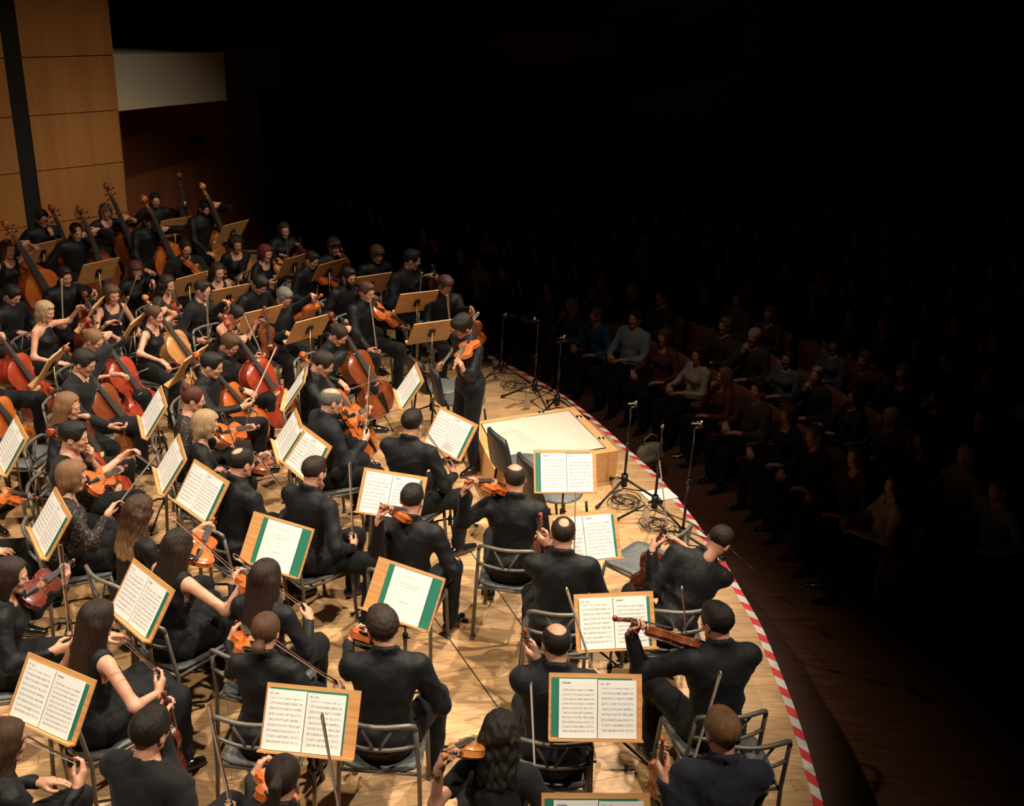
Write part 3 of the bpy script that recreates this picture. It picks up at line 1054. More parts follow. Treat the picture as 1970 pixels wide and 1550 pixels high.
    for i in range(4):
        u = (i - 1.5) / 1.5
        b.tube([(u * .008 * s, L * .33, zt + .017 * s), (u * .016 * s, yb, zt + .030 * s), (u * nw * .6, yn, zn + nw * .95 + .006 * s), (u * nw * .4, yn + .04 * s, zn + .004 * s)], .0007 * s + .0003, 4, False)
    b.build('strings', M['string'], root)
    if kind in ('violin', 'viola'):
        b = MB()
        b.lathe([(.005, 0), (.030, .002), (.034, .008), (.028, .012), (.004, .009)], 12, (-.042 * s, .020, rib / 2 + .008))
        b.build('chin_rest', M['ebony'], root)
        b = MB(); b.tube([(-.07, .06, -rib / 2 - .03), (0, .07, -rib / 2 - .035), (.07, .075, -rib / 2 - .025)], .010, 7)
        b.tube([(-.07, .06, -rib / 2 - .03), (-.08, .07, -rib / 2)], .004, 5); b.tube([(.07, .075, -rib / 2 - .025), (.085, .08, -rib / 2)], .004, 5)
        b.build('shoulder_rest', M['blackmetal'], root)
    if kind in ('cello', 'bass'):
        b = MB(); e = .22 if kind == 'cello' else .12
        b.tube([(0, .01, 0), (0, -.03, 0)], .014, 8); b.tube([(0, 0, 0), (0, -e, 0)], .005, 6); b.tube([(0, -e + .02, 0), (0, -e, 0)], .009, 6)
        b.build('endpin', M['blackmetal'], root)
    root.rotation_mode = 'QUATERNION'
    return root


INSTR = {}


def instrument(kind, col, Mx, label, cat, group=None):
    if (kind, col) not in INSTR: INSTR[(kind, col)] = make_instrument(kind, col)
    return instance(INSTR[(kind, col)], Mx, label, cat, group)


BOWS = {}


def make_bow(col):
    root = empty('bow')
    b = MB()
    pts = [(0, y, .012 - .010 * math.sin(math.pi * min(1, max(0, y / .72)))) for y in np.linspace(-.01, .70, 9)]
    b.tube(pts, [.0045] * 5 + [.004] * 3 + [.0034], 6)
    b.tube([(0, .69, .012), (0, .715, .004), (0, .712, -.012)], [.004, .0055, .003], 6)
    b.build('stick', M['bowwood'] if col == 'dark' else M['bowlight'], root)
    b = MB(); b.box((0, .045, .002), (.010, .05, .018)); b.build('frog', M['ebony'], root)
    b = MB(); b.box((0, .39, -.0100), (.0085, .645, .0018)); b.build('bow_hair', M['white_bow'], root)
    root.rotation_mode = 'QUATERNION'
    return root


def bow(col, Mx, label, group=None):
    if col not in BOWS: BOWS[col] = make_bow(col)
    return instance(BOWS[col], Mx, label, 'bow', group)


# ------------------------------------------------------------------ chairs
M['backshell'] = mat('dark_back_shell', (.022, .023, .024), .4)
def make_chair():
    root = empty('orchestra_chair')
    r = .0135
    for sx in (-1, 1):
        b = MB(); b.tube([(sx * .235, -.235, 0), (sx * .222, -.215, .44), (sx * .212, -.24, .62), (sx * .205, -.262, .78)], r * .95, 8)
        b.tube([(sx * .235, -.235, 0), (sx * .235, -.235, .02)], r * 1.4, 8); b.build('leg', M['steel'], root)
        b = MB(); b.tube([(sx * .225, .23, 0), (sx * .215, .205, .30), (sx * .212, .19, .435)], r, 8)
        b.tube([(sx * .225, .23, 0), (sx * .225, .23, .02)], r * 1.4, 8); b.build('leg', M['steel'], root)
    cv = lambda x, z: (x, -.262 - .055 * (1 - (x / .205) ** 2) - (.82 - z) * -.12, z)
    b = MB(); b.tube([(-.205, -.262, .775), (-.197, -.268, .805), (-.17, -.285, .82)] + [cv(x, .822) for x in (-.11, -.055, 0, .055, .11)] + [(.17, -.285, .82), (.197, -.268, .805), (.205, -.262, .775)], r * 1.05, 8)
    b.build('top_rail', M['steel'], root)
    b = MB(); b.tube([(-.210, -.247, .66)] + [cv(x, .655) for x in (-.14, -.07, 0, .07, .14)] + [(.210, -.247, .66)], r * .85, 8); b.build('lower_rail', M['steel'], root)
    for sx in (-1, 1):
        b = MB(); b.tube([cv(sx * .018, .66), cv(sx * .035, .70), cv(sx * .095, .815)], r * .6, 6); b.build('back_brace', M['steel'], root)
    b = MB(); V = []; F = []
    nx, ny = 9, 9
    for s_, z0 in ((1, .455), (-1, .435)):
        for j in range(ny):
            for i in range(nx):
                u = -1 + 2 * i / (nx - 1); v_ = -1 + 2 * j / (ny - 1)
                x = .222 * u * (1 - .10 * abs(v_) ** 6) * (1.0 + .03 * v_); y = .215 * v_ * (1 - .08 * abs(u) ** 6)
                z = z0 + .018 * u * u - .010 * max(0, v_) ** 3
                V.append((x, y, z))
    for j in range(ny - 1):
        for i in range(nx - 1):
            a = j * nx + i; F.append((a, a + 1, a + nx + 1, a + nx)); a += nx * ny; F.append((a + nx, a + nx + 1, a + 1, a))
    bd = [i for i in range(nx)] + [j * nx + nx - 1 for j in range(1, ny)] + [(ny - 1) * nx + i for i in range(nx - 2, -1, -1)] + [j * nx for j in range(ny - 2, 0, -1)]
    for q in range(len(bd)):
        a, c = bd[q], bd[(q + 1) % len(bd)]; F.append((a, a + nx * ny, c + nx * ny, c))
    b.add(V, F, True); b.build('seat', M['seatpad'], root)
    b = MB(); b.tube([(-.215, -.20, .43), (-.215, .19, .43)], r * .8, 6); b.tube([(.215, -.20, .43), (.215, .19, .43)], r * .8, 6)
    b.tube([(-.215, .19, .43), (.215, .19, .43)], r * .8, 6); b.tube([(-.22, -.21, .43), (.22, -.21, .43)], r * .8, 6)
    b.build('seat_frame', M['steel'], root)
    return root


def make_shell_chair():
    """chair with an upholstered, curved black back"""
    root = empty('padded_chair')
    for sx in (-1, 1):
        for y0, y1 in ((-.22, -.18), (.22, .17)):
            b = MB(); b.tube([(sx * .23, y0, 0), (sx * .21, y1, .42)], .012, 8); b.build('leg', M['blackmetal'], root)
    b = MB(); V = []; F = []
    for k_, dy in ((0, 0), (1, -.035)):
        for j in range(8):
            for i in range(9):
                u = -1 + i / 4; v_ = j / 7
                hw = .205 * (1 - .25 * v_ ** 4)
                V.append((u * hw, -.23 + dy - .06 * v_ - .045 * (1 - u * u) + .0, .47 + .36 * v_ - .03 * u * u * v_))
    for j in range(7):
        for i in range(8):
            a = j * 9 + i; F.append((a, a + 9, a + 10, a + 1)); a += 72; F.append((a, a + 1, a + 10, a + 9))
    bd = list(range(9)) + [j * 9 + 8 for j in range(1, 8)] + [63 + i for i in range(7, -1, -1)] + [j * 9 for j in range(6, 0, -1)]
    for q in range(len(bd)):
        a, c = bd[q], bd[(q + 1) % len(bd)]; F.append((a, c, c + 72, a + 72))
    b.add(V, F, True); b.build('backrest', M['backshell'], root)
    b = MB()
    b.tube([(-.19, -.2, .43), (-.19, -.25, .56)], .011, 6); b.tube([(.19, -.2, .43), (.19, -.25, .56)], .011, 6); b.build('back_support', M['blackmetal'], root)
    S_ = surface([('e', A3(0, 0, .445), (.225, .225, .032), None)], .018, .01); put('seat', S_, M['seatpad'], root)
    return root


# ------------------------------------------------------------------ music stands and sheets
def sheet_mat(name, dens, title=False):
    m = bpy.data.materials.new(name); m.use_nodes = True; nt = m.node_tree; b = nt.nodes['Principled BSDF']
    b.inputs['Roughness'].default_value = .75; b.inputs['Specular IOR Level'].default_value = .2
    N = lambda t, **kw: nt.nodes.new(t)
    tc = N('ShaderNodeTexCoord'); sp = N('ShaderNodeSeparateXYZ'); nt.links.new(tc.outputs['Generated'], sp.inputs[0])

    def mt(op, a, b_=None, clamp=False):
        n = nt.nodes.new('ShaderNodeMath'); n.operation = op; n.use_clamp = clamp
        for i, q in enumerate((a, b_)):
            if q is None: continue
            if isinstance(q, (int, float)): n.inputs[i].default_value = q
            else: nt.links.new(q, n.inputs[i])
        return n.outputs[0]
    X, Y = sp.outputs['X'], sp.outputs['Y']
    inx = mt('MULTIPLY', mt('GREATER_THAN', X, .09), mt('LESS_THAN', X, .92))
    iny = mt('MULTIPLY', mt('GREATER_THAN', Y, .07), mt('LESS_THAN', Y, .87))
    nz = N('ShaderNodeTexNoise'); nz.inputs['Scale'].default_value = 1.0; nz.inputs['Detail'].default_value = 2
    mp = N('ShaderNodeMapping'); mp.inputs['Scale'].default_value = (46, dens * 2.2, 1) if not title else (70, 40, 1)
    nt.links.new(tc.outputs['Generated'], mp.inputs[0]); nt.links.new(mp.outputs[0], nz.inputs['Vector'])
    if not title:
        fr = mt('FRACT', mt('MULTIPLY', Y, float(dens)))
        band = mt('MULTIPLY', mt('GREATER_THAN', fr, .28), mt('LESS_THAN', fr, .74))
        fr5 = mt('FRACT', mt('MULTIPLY', Y, dens * 10.0))
        lines = mt('MULTIPLY', mt('GREATER_THAN', fr5, .62), .55)
        notes = mt('MULTIPLY', mt('GREATER_THAN', nz.outputs['Fac'], .53), .85)
        barx = mt('MULTIPLY', mt('GREATER_THAN', mt('FRACT', mt('MULTIPLY', X, 5.3)), .965), .6)
        ink = mt('MULTIPLY', mt('MAXIMUM', mt('MAXIMUM', lines, notes), barx), band)
        head = mt('MULTIPLY', mt('MULTIPLY', mt('GREATER_THAN', Y, .915), mt('LESS_THAN', Y, .945)), mt('MULTIPLY', mt('LESS_THAN', X, .30), mt('GREATER_THAN', nz.outputs['Fac'], .45)))
        ink = mt('MAXIMUM', mt('MULTIPLY', ink, mt('MULTIPLY', inx, iny)), mt('MULTIPLY', head, mt('GREATER_THAN', X, .08)))
    else:
        band = None
        for (y, h, x0, x1) in ((.86, .008, .32, .66), (.72, .012, .28, .74), (.66, .010, .32, .70), (.50, .006, .42, .58), (.36, .014, .36, .60), (.33, .006, .40, .56), (.22, .006, .46, .54)):
            q = mt('MULTIPLY', mt('MULTIPLY', mt('GREATER_THAN', Y, y - h), mt('LESS_THAN', Y, y + h)), mt('MULTIPLY', mt('GREATER_THAN', X, x0), mt('LESS_THAN', X, x1)))
            band = q if band is None else mt('MAXIMUM', band, q)
        ink = mt('MULTIPLY', mt('MULTIPLY', band, mt('GREATER_THAN', nz.outputs['Fac'], .46)), .6)
    mx = N('ShaderNodeMix'); mx.data_type = 'RGBA'
    nt.links.new(mt('MULTIPLY', ink, .72), mx.inputs['Factor'])
    mx.inputs['A'].default_value = (.76, .75, .72, 1); mx.inputs['B'].default_value = (.06, .055, .05, 1)
    nt.links.new(mx.outputs['Result'], b.inputs['Base Color'])
    return m


M['page'] = sheet_mat('printed_music_page', 11)
M['page2'] = sheet_mat('printed_music_page_dense', 13)
M['titlepage'] = sheet_mat('title_page_few_lines', 1, True)
M['paper'] = mat('blank_paper', (.86, .85, .80), .8)
DW, DH = .485, .335


def make_stand():
    """desk in its own frame: origin on the floor under the pole, desk faces -y (towards the reader)"""
    root = empty('music_stand')
    # posed per stand: the desk part is a child mesh whose tilt is fixed at 33 degrees from vertical
    t = R(33); c, s = math.cos(t), math.sin(t)
    Mx = np.eye(4); Mx[:3, 0] = (1, 0, 0); Mx[:3, 1] = (0, s, c); Mx[:3, 2] = (0, -c, s); Mx[:3, 3] = (0, 0, 1.0)
    def tr(V): return [Mx[:3, :3] @ np.array(v) + Mx[:3, 3] for v in V]
    b = MB(); b.box((0, 0, 0), (DW, DH, .010), Mx); b.build('desk_board', M['desk'], root)
    b = MB(); b.box((0, -DH / 2 + .004, .026), (DW, .010, .046), Mx); b.build('ledge', M['desk'], root)
    b = MB(); b.box((0, 0, -.016), (.06, .10, .02), Mx)
    for q in (-.02, .02):
        pt = tr([(q, .03, -.010)])[0]; b.ball(pt + Mx[:3, 2] * -.018, .010, 7)
    b.build('clamp', M['blackmetal'], root)
    pb = tr([(0, -.01, -.03)])[0]
    b = MB(); b.tube([(0, pb[1], .42), (0, pb[1], 1.0)], .0085, 8); b.build('upper_pole', M['brass'], root)
    b = MB(); b.tube([(0, pb[1], .16), (0, pb[1], .66)], .0125, 8); b.build('lower_pole', M['brass'], root)
    b = MB(); b.tube([(0, pb[1], .635), (0, pb[1], .675)], .018, 8); b.tube([(0, pb[1], .655), (.035, pb[1], .655)], .006, 6); b.build('collar', M['blackmetal'], root)
    b = MB(); b.tube([(0, pb[1], .13), (0, pb[1], .21)], .019, 8); b.build('hub', M['blackmetal'], root)
    for k_ in range(3):
        a = R(90 + 120 * k_); b = MB()
        b.tube([(0, pb[1], .19), (.12 * math.cos(a), pb[1] + .12 * math.sin(a), .14), (.31 * math.cos(a), pb[1] + .31 * math.sin(a), .012)], [.009, .009, .008], 6)
        b.tube([(.29 * math.cos(a), pb[1] + .29 * math.sin(a), .016), (.32 * math.cos(a), pb[1] + .32 * math.sin(a), .011)], .011, 6)
        b.build('leg', M['blackmetal'], root)
    return root, Mx


def fit_stand(corners, yaw0, h0=1.02, wt=30.0):
    """corners TL,TR,BR,BL (as the reader sees them; None where hidden) of the desk in the photograph -> position and yaw"""
    t = R(33)
    pts = [(-DW / 2, DH / 2), (DW / 2, DH / 2), (DW / 2, -DH / 2), (-DW / 2, -DH / 2)]
    cs = [(p, q) for p, q in zip(pts, corners) if q is not None]
    ctr = np.mean([q for _, q in cs], 0)
    P0 = at(ctr[0], ctr[1], h0)
    best = None
    for dy in (-60, -30, 0, 30, 60):
        x = np.array([P0[0], P0[1], h0, R(yaw0 + dy), t])

        def res(x):
            X, Y, Z, yw, tt = x
            c, s = math.cos(tt), math.sin(tt)
            rz = np.array(((math.cos(yw), math.sin(yw), 0), (-math.sin(yw), math.cos(yw), 0), (0, 0, 1)))
            r = []
            for (a, b), q in cs:
                p = np.array((X, Y, Z)) + rz @ np.array((a, b * s, b * c))
                r += list(project(p) - np.array(q))
            r += [(Z - h0) * wt * 4, (tt - t) * wt * 20, (yw - R(yaw0)) * wt * .25]
            return np.array(r)
        for _ in range(14):
            r0 = res(x); J = np.zeros((len(r0), 5))
            for i in range(5):
                d = np.zeros(5); d[i] = 1e-4; J[:, i] = (res(x + d) - r0) / 1e-4
            x = x - np.linalg.solve(J.T @ J + 1e-3 * np.eye(5), J.T @ r0)
        e = (res(x) ** 2).sum()
        if best is None or e < best[0]: best = (e, x)
    return best[1], best[0]


def sheets(kind, big=1.0):
    """folder and loose pages lying in desk coordinates (x right, y up the desk, z off the desk)"""
    def page(x0, x1, y0, y1, z, curl, m, name, root):
        b = MB(); n = 6; V = []; F = []
        for s_ in (0, 1):
            for i in range(n + 1):
                for j in (0, 1):
                    u = i / n
                    V.append((x0 + (x1 - x0) * u, (y0, y1)[j], z - s_ * .0015 + curl * math.sin(math.pi * (u ** .7))))
        for i in range(n):
            a = 2 * i; F.append((a, a + 2, a + 3, a + 1)); c = a + 2 * (n + 1); F.append((c + 1, c + 3, c + 2, c))
            F.append((a, c, c + 2, a + 2)); F.append((a + 1, a + 3, c + 3, c + 1))
        F.append((0, 1, 2 * n + 3, 2 * n + 2)); F.append((2 * n, 4 * n + 2, 4 * n + 3, 2 * n + 1))
        b.add(V, F, False)
        return b.build(name, m, root)
    root = empty('sheet_music')
    if kind == 'open_right':        # folder shows on the right
        page(-.205, .215, -.15, .135, .008, 0, M['green'], 'folder', root)
        page(-.215, -.012, -.155, .142, .014, .006, M['page'], 'page', root); page(-.008, .195, -.155, .142, .014, .006, M['page2'], 'page', root)
    elif kind == 'open_left':
        page(-.228, .19, -.15, .145, .008, 0, M['green'], 'folder', root)
        page(-.19, .008, -.155, .14, .014, .006, M['page2'], 'page', root); page(.012, .212, -.155, .136, .014, .006, M['page'], 'page', root)
    elif kind == 'wide':            # almost hides the folder
        page(-.222, .180, -.15, .148, .008, 0, M['green'], 'folder', root)
        page(-.232, -.030, -.155, .140, .014, .008, M['page'], 'page', root); page(-.026, .172, -.155, .138, .014, .008, M['page'], 'page', root)
    elif kind == 'title':
        page(-.150, .232, -.158, .150, .008, 0, M['green'], 'folder', root)
        page(-.108, .165, -.158, .147, .014, .012, M['titlepage'], 'page', root); page(-.11, .09, -.157, .140, .010, .004, M['paper'], 'page', root)
    return root


STAND = None
SHEETS = {}


def stand(corners, yaw, who, sheet=None, backview=False, h0=1.02, label=None, sheetlabel=None, wt=30.0):
    global STAND
    if STAND is None: STAND = make_stand()
    proto, Dm = STAND
    x, e = fit_stand(corners, yaw, h0, wt)
    err = math.sqrt(e / 8)
    yw = x[3]
    Mz = np.eye(4); Mz[:3, :3] = np.array(((math.cos(yw), math.sin(yw), 0), (-math.sin(yw), math.cos(yw), 0), (0, 0, 1)))
    Mz[:3, 3] = (x[0], x[1], x[2] - 1.0)
    if err > 5: print('STAND', who, 'err %.1f' % err, np.round(x, 2))
    o = instance(proto, Mz, label or ('wooden music desk on a pole, ' + who), 'music stand', 'wooden orchestra music stands')
    # legs stay on the floor when the desk is set higher or lower
    dz = x[2] - 1.0
    for c in o.children:
        if c.name.split('.')[0] in ('leg', 'hub', 'lower_pole', 'collar'):
            c.location.z = -dz
    if sheet:
        if sheet not in SHEETS: SHEETS[sheet] = sheets(sheet)
        instance(SHEETS[sheet], Mz @ Dm, sheetlabel or ('printed music on the desk ' + who), 'sheet music', 'music parts on the stands')
    return x


# ------------------------------------------------------------------ the hall and the stage
def floor_mat():
    m = bpy.data.materials.new('stage_parquet'); m.use_nodes = True; nt = m.node_tree; b = nt.nodes['Principled BSDF']
    b.inputs['Roughness'].default_value = .42; b.inputs['Specular IOR Level'].default_value = .35
    at_ = nt.nodes.new('ShaderNodeAttribute'); at_.attribute_name = 'tone'
    tc = nt.nodes.new('ShaderNodeTexCoord'); mp = nt.nodes.new('ShaderNodeMapping')
    mp.inputs['Rotation'].default_value = (0, 0, R(-FLOOR_A)); mp.inputs['Scale'].default_value = (1.6, 26, 1)
    nz = nt.nodes.new('ShaderNodeTexNoise'); nz.inputs['Scale'].default_value = 1.6; nz.inputs['Detail'].default_value = 6; nz.inputs['Distortion'].default_value = 1.2
    add = nt.nodes.new('ShaderNodeVectorMath'); add.operation = 'ADD'
    cmb = nt.nodes.new('ShaderNodeCombineXYZ'); mul = nt.nodes.new('ShaderNodeMath'); mul.operation = 'MULTIPLY'; mul.inputs[1].default_value = 60
    nt.links.new(tc.outputs['Object'], mp.inputs[0]); nt.links.new(at_.outputs['Fac'], mul.inputs[0]); nt.links.new(mul.outputs[0], cmb.inputs[0]); nt.links.new(mul.outputs[0], cmb.inputs[1])
    nt.links.new(mp.outputs[0], add.inputs[0]); nt.links.new(cmb.outputs[0], add.inputs[1]); nt.links.new(add.outputs[0], nz.inputs['Vector'])
    r = nt.nodes.new('ShaderNodeValToRGB')
    r.color_ramp.elements[0].position = .30; r.color_ramp.elements[0].color = (.46, .262, .118, 1)
    r.color_ramp.elements[1].position = .62; r.color_ramp.elements[1].color = (.63, .40, .20, 1)
    nt.links.new(nz.outputs['Fac'], r.inputs[0])
    mx = nt.nodes.new('ShaderNodeMix'); mx.data_type = 'RGBA'; mx.blend_type = 'MULTIPLY'; mx.inputs['Factor'].default_value = 1
    r2 = nt.nodes.new('ShaderNodeValToRGB'); r2.color_ramp.elements[0].color = (.80, .76, .72, 1); r2.color_ramp.elements[1].color = (1, 1, 1, 1)
    nt.links.new(at_.outputs['Fac'], r2.inputs[0]); nt.links.new(r.outputs[0], mx.inputs['A']); nt.links.new(r2.outputs[0], mx.inputs['B'])
    nt.links.new(mx.outputs['Result'], b.inputs['Base Color'])
    return m


# direction of the boards: towards the vanishing point right of the frame
_d = ray(7300, 252); FLOOR_A = math.degrees(math.atan2(_d[1], _d[0]))
M['parquet'] = floor_mat()
M['under'] = mat('stage_carcass', (.11, .06, .03), .8)
M['darkwood'] = mat('stalls_floor_boards', (.13, .052, .025), .5, var=((.08, .03, .015), 4, (.6, 9, 1)))
M['panelwood'] = mat('beech_wall_veneer', (.31, .125, .032), .5, var=((.37, .16, .045), 2.2, (3, 3, .25)), bump=(6, .05, (8, 8, .4)), spec=.3)
M['panelred'] = mat('dark_cherry_veneer', (.15, .046, .020), .6, var=((.19, .062, .024), 2.5, (3, 3, .25)), spec=.2)
M['black'] = mat('matt_black', (.003, .003, .003), .9)
M['plaster'] = mat('balcony_plaster', (.46, .385, .28), .8)
M['balcwood'] = mat('balcony_dark_wood', (.11, .04, .024), .6)
M['carpet'] = mat('podium_felt', (.62, .56, .46), .95, bump=(90, .3, S1), var=((.56, .50, .41), 30, S1))
M['podwood'] = mat('podium_beech', (.60, .31, .11), .45, var=((.68, .38, .15), 3, (1, 9, 9)))
M['tape_red'] = mat('tape_red', (.62, .03, .035), .45)
M['tape_white'] = mat('tape_white', (.62, .60, .56), .45)

# stage edge in world coordinates (front lip above the stalls)
EDGE_PX = [(770, 586), (855, 637), (932, 679), (1015, 720), (1093, 766), (1139, 802), (1180, 838), (1214, 869), (1266, 916), (1309, 966), (1336, 999), (1358, 1031), (1396, 1083), (1417, 1121), (1440, 1161), (1462, 1199), (1478, 1235), (1526, 1356), (1553, 1437), (1580, 1536), (1612, 1680)]
EDGE = np.array([at(x, y, 0)[:2] for x, y in EDGE_PX])
o_ = np.argsort(EDGE[:, 1]); EDGE = EDGE[o_]


def edge_x(y):
    e = EDGE
    if y < e[0, 1]: return e[0, 0]
    if y > e[-1, 1]: return e[-1, 0] + (e[-1, 0] - e[-4, 0]) / (e[-1, 1] - e[-4, 1]) * (y - e[-1, 1])
    return float(np.interp(y, e[:, 1], e[:, 0]))


EDGEX = lambda y: edge_x(y)
YMAX = 17.0; YMIN = 2.2; XMIN = -11.0


def build_floor():
    # substrate: the stage body
    ys = list(np.linspace(YMIN, YMAX, 40))
    b = MB(); V = []; F = []
    for y in ys: V += [(XMIN, y, -.022), (EDGEX(y) - .004, y, -.022), (EDGEX(y) - .004, y, -.95), (XMIN, y, -.95)]
    for i in range(len(ys) - 1):
        a = 4 * i; F += [(a, a + 1, a + 5, a + 4), (a + 1, a + 2, a + 6, a + 5)]
    b.add(V, F)
    root = b.build('floor', M['under']); tag(root, kind='structure')
    w, Lp, g = .092, 1.5, .0011
    r = random.Random(3)
    pieces = []
    za, zb_ = at(1175, 872, 0)[:2], at(1300, 1560, 0)[:2]
    zt_ = zb_ - za; side = lambda p: zt_[0] * (p[1] - za[1]) - zt_[1] * (p[0] - za[0])      # > 0 on the apron side
    if side(at(1450, 1300, 0)[:2]) < 0:
        s_old = side; side = lambda p: -s_old(p)
    n0 = int(-1 / w); n1 = int(19 / w)

    def clip(poly, f):
        out = []
        for i in range(len(poly)):
            p, q = poly[i], poly[(i + 1) % len(poly)]
            fp, fq = f(p), f(q)
            if fp >= 0: out.append(p)
            if (fp >= 0) != (fq >= 0):
                t = fp / (fp - fq); out.append(p + (q - p) * t)
        return out
    for zone, ang in ((0, FLOOR_A), (1, FLOOR_A - 11.5)):
      a = R(ang); u = np.array((math.cos(a), math.sin(a))); n = np.array((-u[1], u[0]))
      for j in range(n0 - 30, n1 + 30):
        off = r.random() * Lp
        s0 = -14 + off
        while s0 < 9:
            L = Lp * (.75 + .5 * r.random())
            c = u * (s0 + L / 2) + n * (j * w)
            s0 += L
            if c[1] < YMIN or c[1] > YMAX or c[0] < XMIN: continue
            if c[0] - L > EDGEX(c[1]): continue
            h = np.array((L / 2 - g, w / 2 - g))
            poly = [c + u * sx * h[0] + n * sy * h[1] for sx, sy in ((-1, -1), (1, -1), (1, 1), (-1, 1))]
            # clip by the local chord of the stage edge
            y = c[1]
            if max(p[0] for p in poly) > min(EDGEX(y - .3), EDGEX(y + .3)) - .05:
                poly = clip(poly, lambda p: EDGEX(p[1]) - p[0])
                if len(poly) < 3: continue
            if zone == 0:
                if max(side(p) for p in poly) > 0 and c[1] < 10: poly = clip(poly, lambda p: -side(p))
            else:
                if c[1] >= 9.9: continue
                if min(side(p) for p in poly) < 0: poly = clip(poly, side)
            if len(poly) < 3: continue
            # view test
            px = project((c[0], c[1], 0))
            vis = -60 < px[0] < 1700 and 480 < px[1] < 1620
            tone = r.random()
            pieces.append((math.hypot(c[0], c[1]), vis, poly, tone, px))
    return root, pieces


def plank_mesh(polys, name):
    V = []; F = []; T = []
    for poly, tone in polys:
        b = len(V); m = len(poly); dz = (tone * 7919 % 1) * .0012
        V += [(p[0], p[1], -dz) for p in poly] + [(p[0], p[1], -.020) for p in poly]
        F.append(tuple(range(b, b + m)))
        F += [(b + i, b + m + i, b + m + (i + 1) % m, b + (i + 1) % m) for i in range(m)]
        T += [tone] * (2 * m)
    me = bpy.data.meshes.new(name); me.from_pydata(V, [], F)
    at_ = me.attributes.new('tone', 'FLOAT', 'POINT'); at_.data.foreach_set('value', T)
    return me


FLOOR, _pc = build_floor()
_pc.sort(key=lambda q: (not q[1], q[0]))
for q in _pc[:300]:
    me = plank_mesh([(q[2], q[3])], 'plank'); link('plank', me, M['parquet'], FLOOR)
me = plank_mesh([(q[2], q[3]) for q in _pc[300:]], 'planks'); tag(link('planks', me, M['parquet'], FLOOR), kind='stuff')

# lift seam strips let into the floor
for i, (p, q) in enumerate((((620, 885), (1100, 1560)), ((870, 1010), (1030, 1240)))):
    a, c = at(*p, .0), at(*q, .0)
    b = MB(); t = nrm(c - a); nn = np.array((-t[1], t[0], 0)) * .004
    b.add([a + nn, a - nn, c - nn, c + nn, a + nn + A3(0, 0, .0015), a - nn + A3(0, 0, .0015), c - nn + A3(0, 0, .0015), c + nn + A3(0, 0, .0015)], [(4, 5, 6, 7), (0, 4, 7, 3), (1, 2, 6, 5)])
    tag(b.build('trim_%d' % (i + 3), M['ebony']), kind='structure')

# hazard tape along the lip
pts = []
yy = np.linspace(EDGE[0, 1] - .4, EDGE[-1, 1], 900)
P2 = np.array([(EDGEX(y), y) for y in yy])
d = np.r_[0, np.cumsum(np.linalg.norm(np.diff(P2, axis=0), axis=1))]
step = .105; b = MB()
for i in range(int(d[-1] / step) - 1):
    def pt(s): return np.array((np.interp(s, d, P2[:, 0]), np.interp(s, d, P2[:, 1])))
    s0 = i * step; s1 = s0 + step; sk = .055
    p0, p1 = pt(s0), pt(s1); t = nrm(np.r_[p1 - p0, 0])[:2]; nn = np.array((-t[1], t[0]))
    if nn[0] > 0: nn = -nn
    q0, q1 = pt(s0 + sk) + nn * .055, pt(s1 + sk) + nn * .055
    e0, e1 = p0 - nn * .004, p1 - nn * .004
    b.mat = i % 2
    b.add([(*e0, .0015), (*e1, .0015), (*q1, .0015), (*q0, .0015), (*e0, -.0), (*e1, -.0), (*q1, 0), (*q0, 0)], [(0, 1, 2, 3), (0, 4, 5, 1), (2, 6, 7, 3)])
tag(b.build('hazard_tape', [M['tape_red'], M['tape_white']]), 'red and white striped tape stuck along the curved stage edge', 'tape')

# stalls floor
SF = -.80
b = MB(); b.add([(-2, -2, SF), (40, -2, SF), (40, 45, SF), (-2, 45, SF), (-2, -2, SF - .1), (40, -2, SF - .1), (40, 45, SF - .1), (-2, 45, SF - .1)], [(0, 1, 2, 3), (4, 7, 6, 5)])
tag(b.build('floor_stalls', M['darkwood']), kind='structure')

# ---- wood panelled back wall
vpd = ray(2800, 40); wd = nrm(A3(vpd[0], vpd[1], 0)); wn = A3(wd[1], -wd[0], 0)      # wn points to the stage
Wc = at(262, 548, 0)
if wn[1] > 0: wn = -wn


def wall_pt(px, py):
    """pixel -> point on the panelled wall's plane"""
    r_ = ray(px, py); t = np.dot(Wc - CAMPOS, wn) / np.dot(r_, wn); return CAMPOS + r_ * t


WALLB = MB()
e0 = wall_pt(262, 548); xr = 0.0
zt = 8.5


def wbox(mb, s0, s1, z0, z1, front, back):
    """box along the wall: s measured from the right edge (negative to the left)"""
    V = []
    for s_ in (s0, s1):
        for f in (front, back):
            for z in (z0, z1):
                p = Wc + wd * s_ + wn * f; V.append((p[0], p[1], z))
    mb.add(V, [(0, 1, 5, 4), (2, 6, 7, 3), (0, 4, 6, 2), (1, 3, 7, 5), (0, 2, 3, 1), (4, 5, 7, 6)])


sgap = [np.dot(wall_pt(*q) - Wc, wd) for q in ((53, 440), (85, 440))]
sl0, sl1 = sgap
zs = [wall_pt(150, y)[2] for y in (321, 217, 108)]
rows = [-.9] + zs + [zs[-1] + (zs[-1] - zs[-2]), zs[-1] + 2 * (zs[-1] - zs[-2]), zs[-1] + 3 * (zs[-1] - zs[-2])]
rows = [-.9, zs[0] - (zs[1] - zs[0])] + rows[1:]
wbox(WALLB, -9, 0, -.9, rows[-1], -.03, -.25)
wl = WALLB.build('wall_back', M['black']); tag(wl, kind='structure')
for i in range(len(rows) - 1):
    for (a, c) in ((sl1, 0), (-3.2, sl0), (-6.2, -3.21)):
        b = MB(); wbox(b, a, c, rows[i] + .006, rows[i + 1] - .006, 0, -.03); b.build('panel', M['panelwood'], wl)

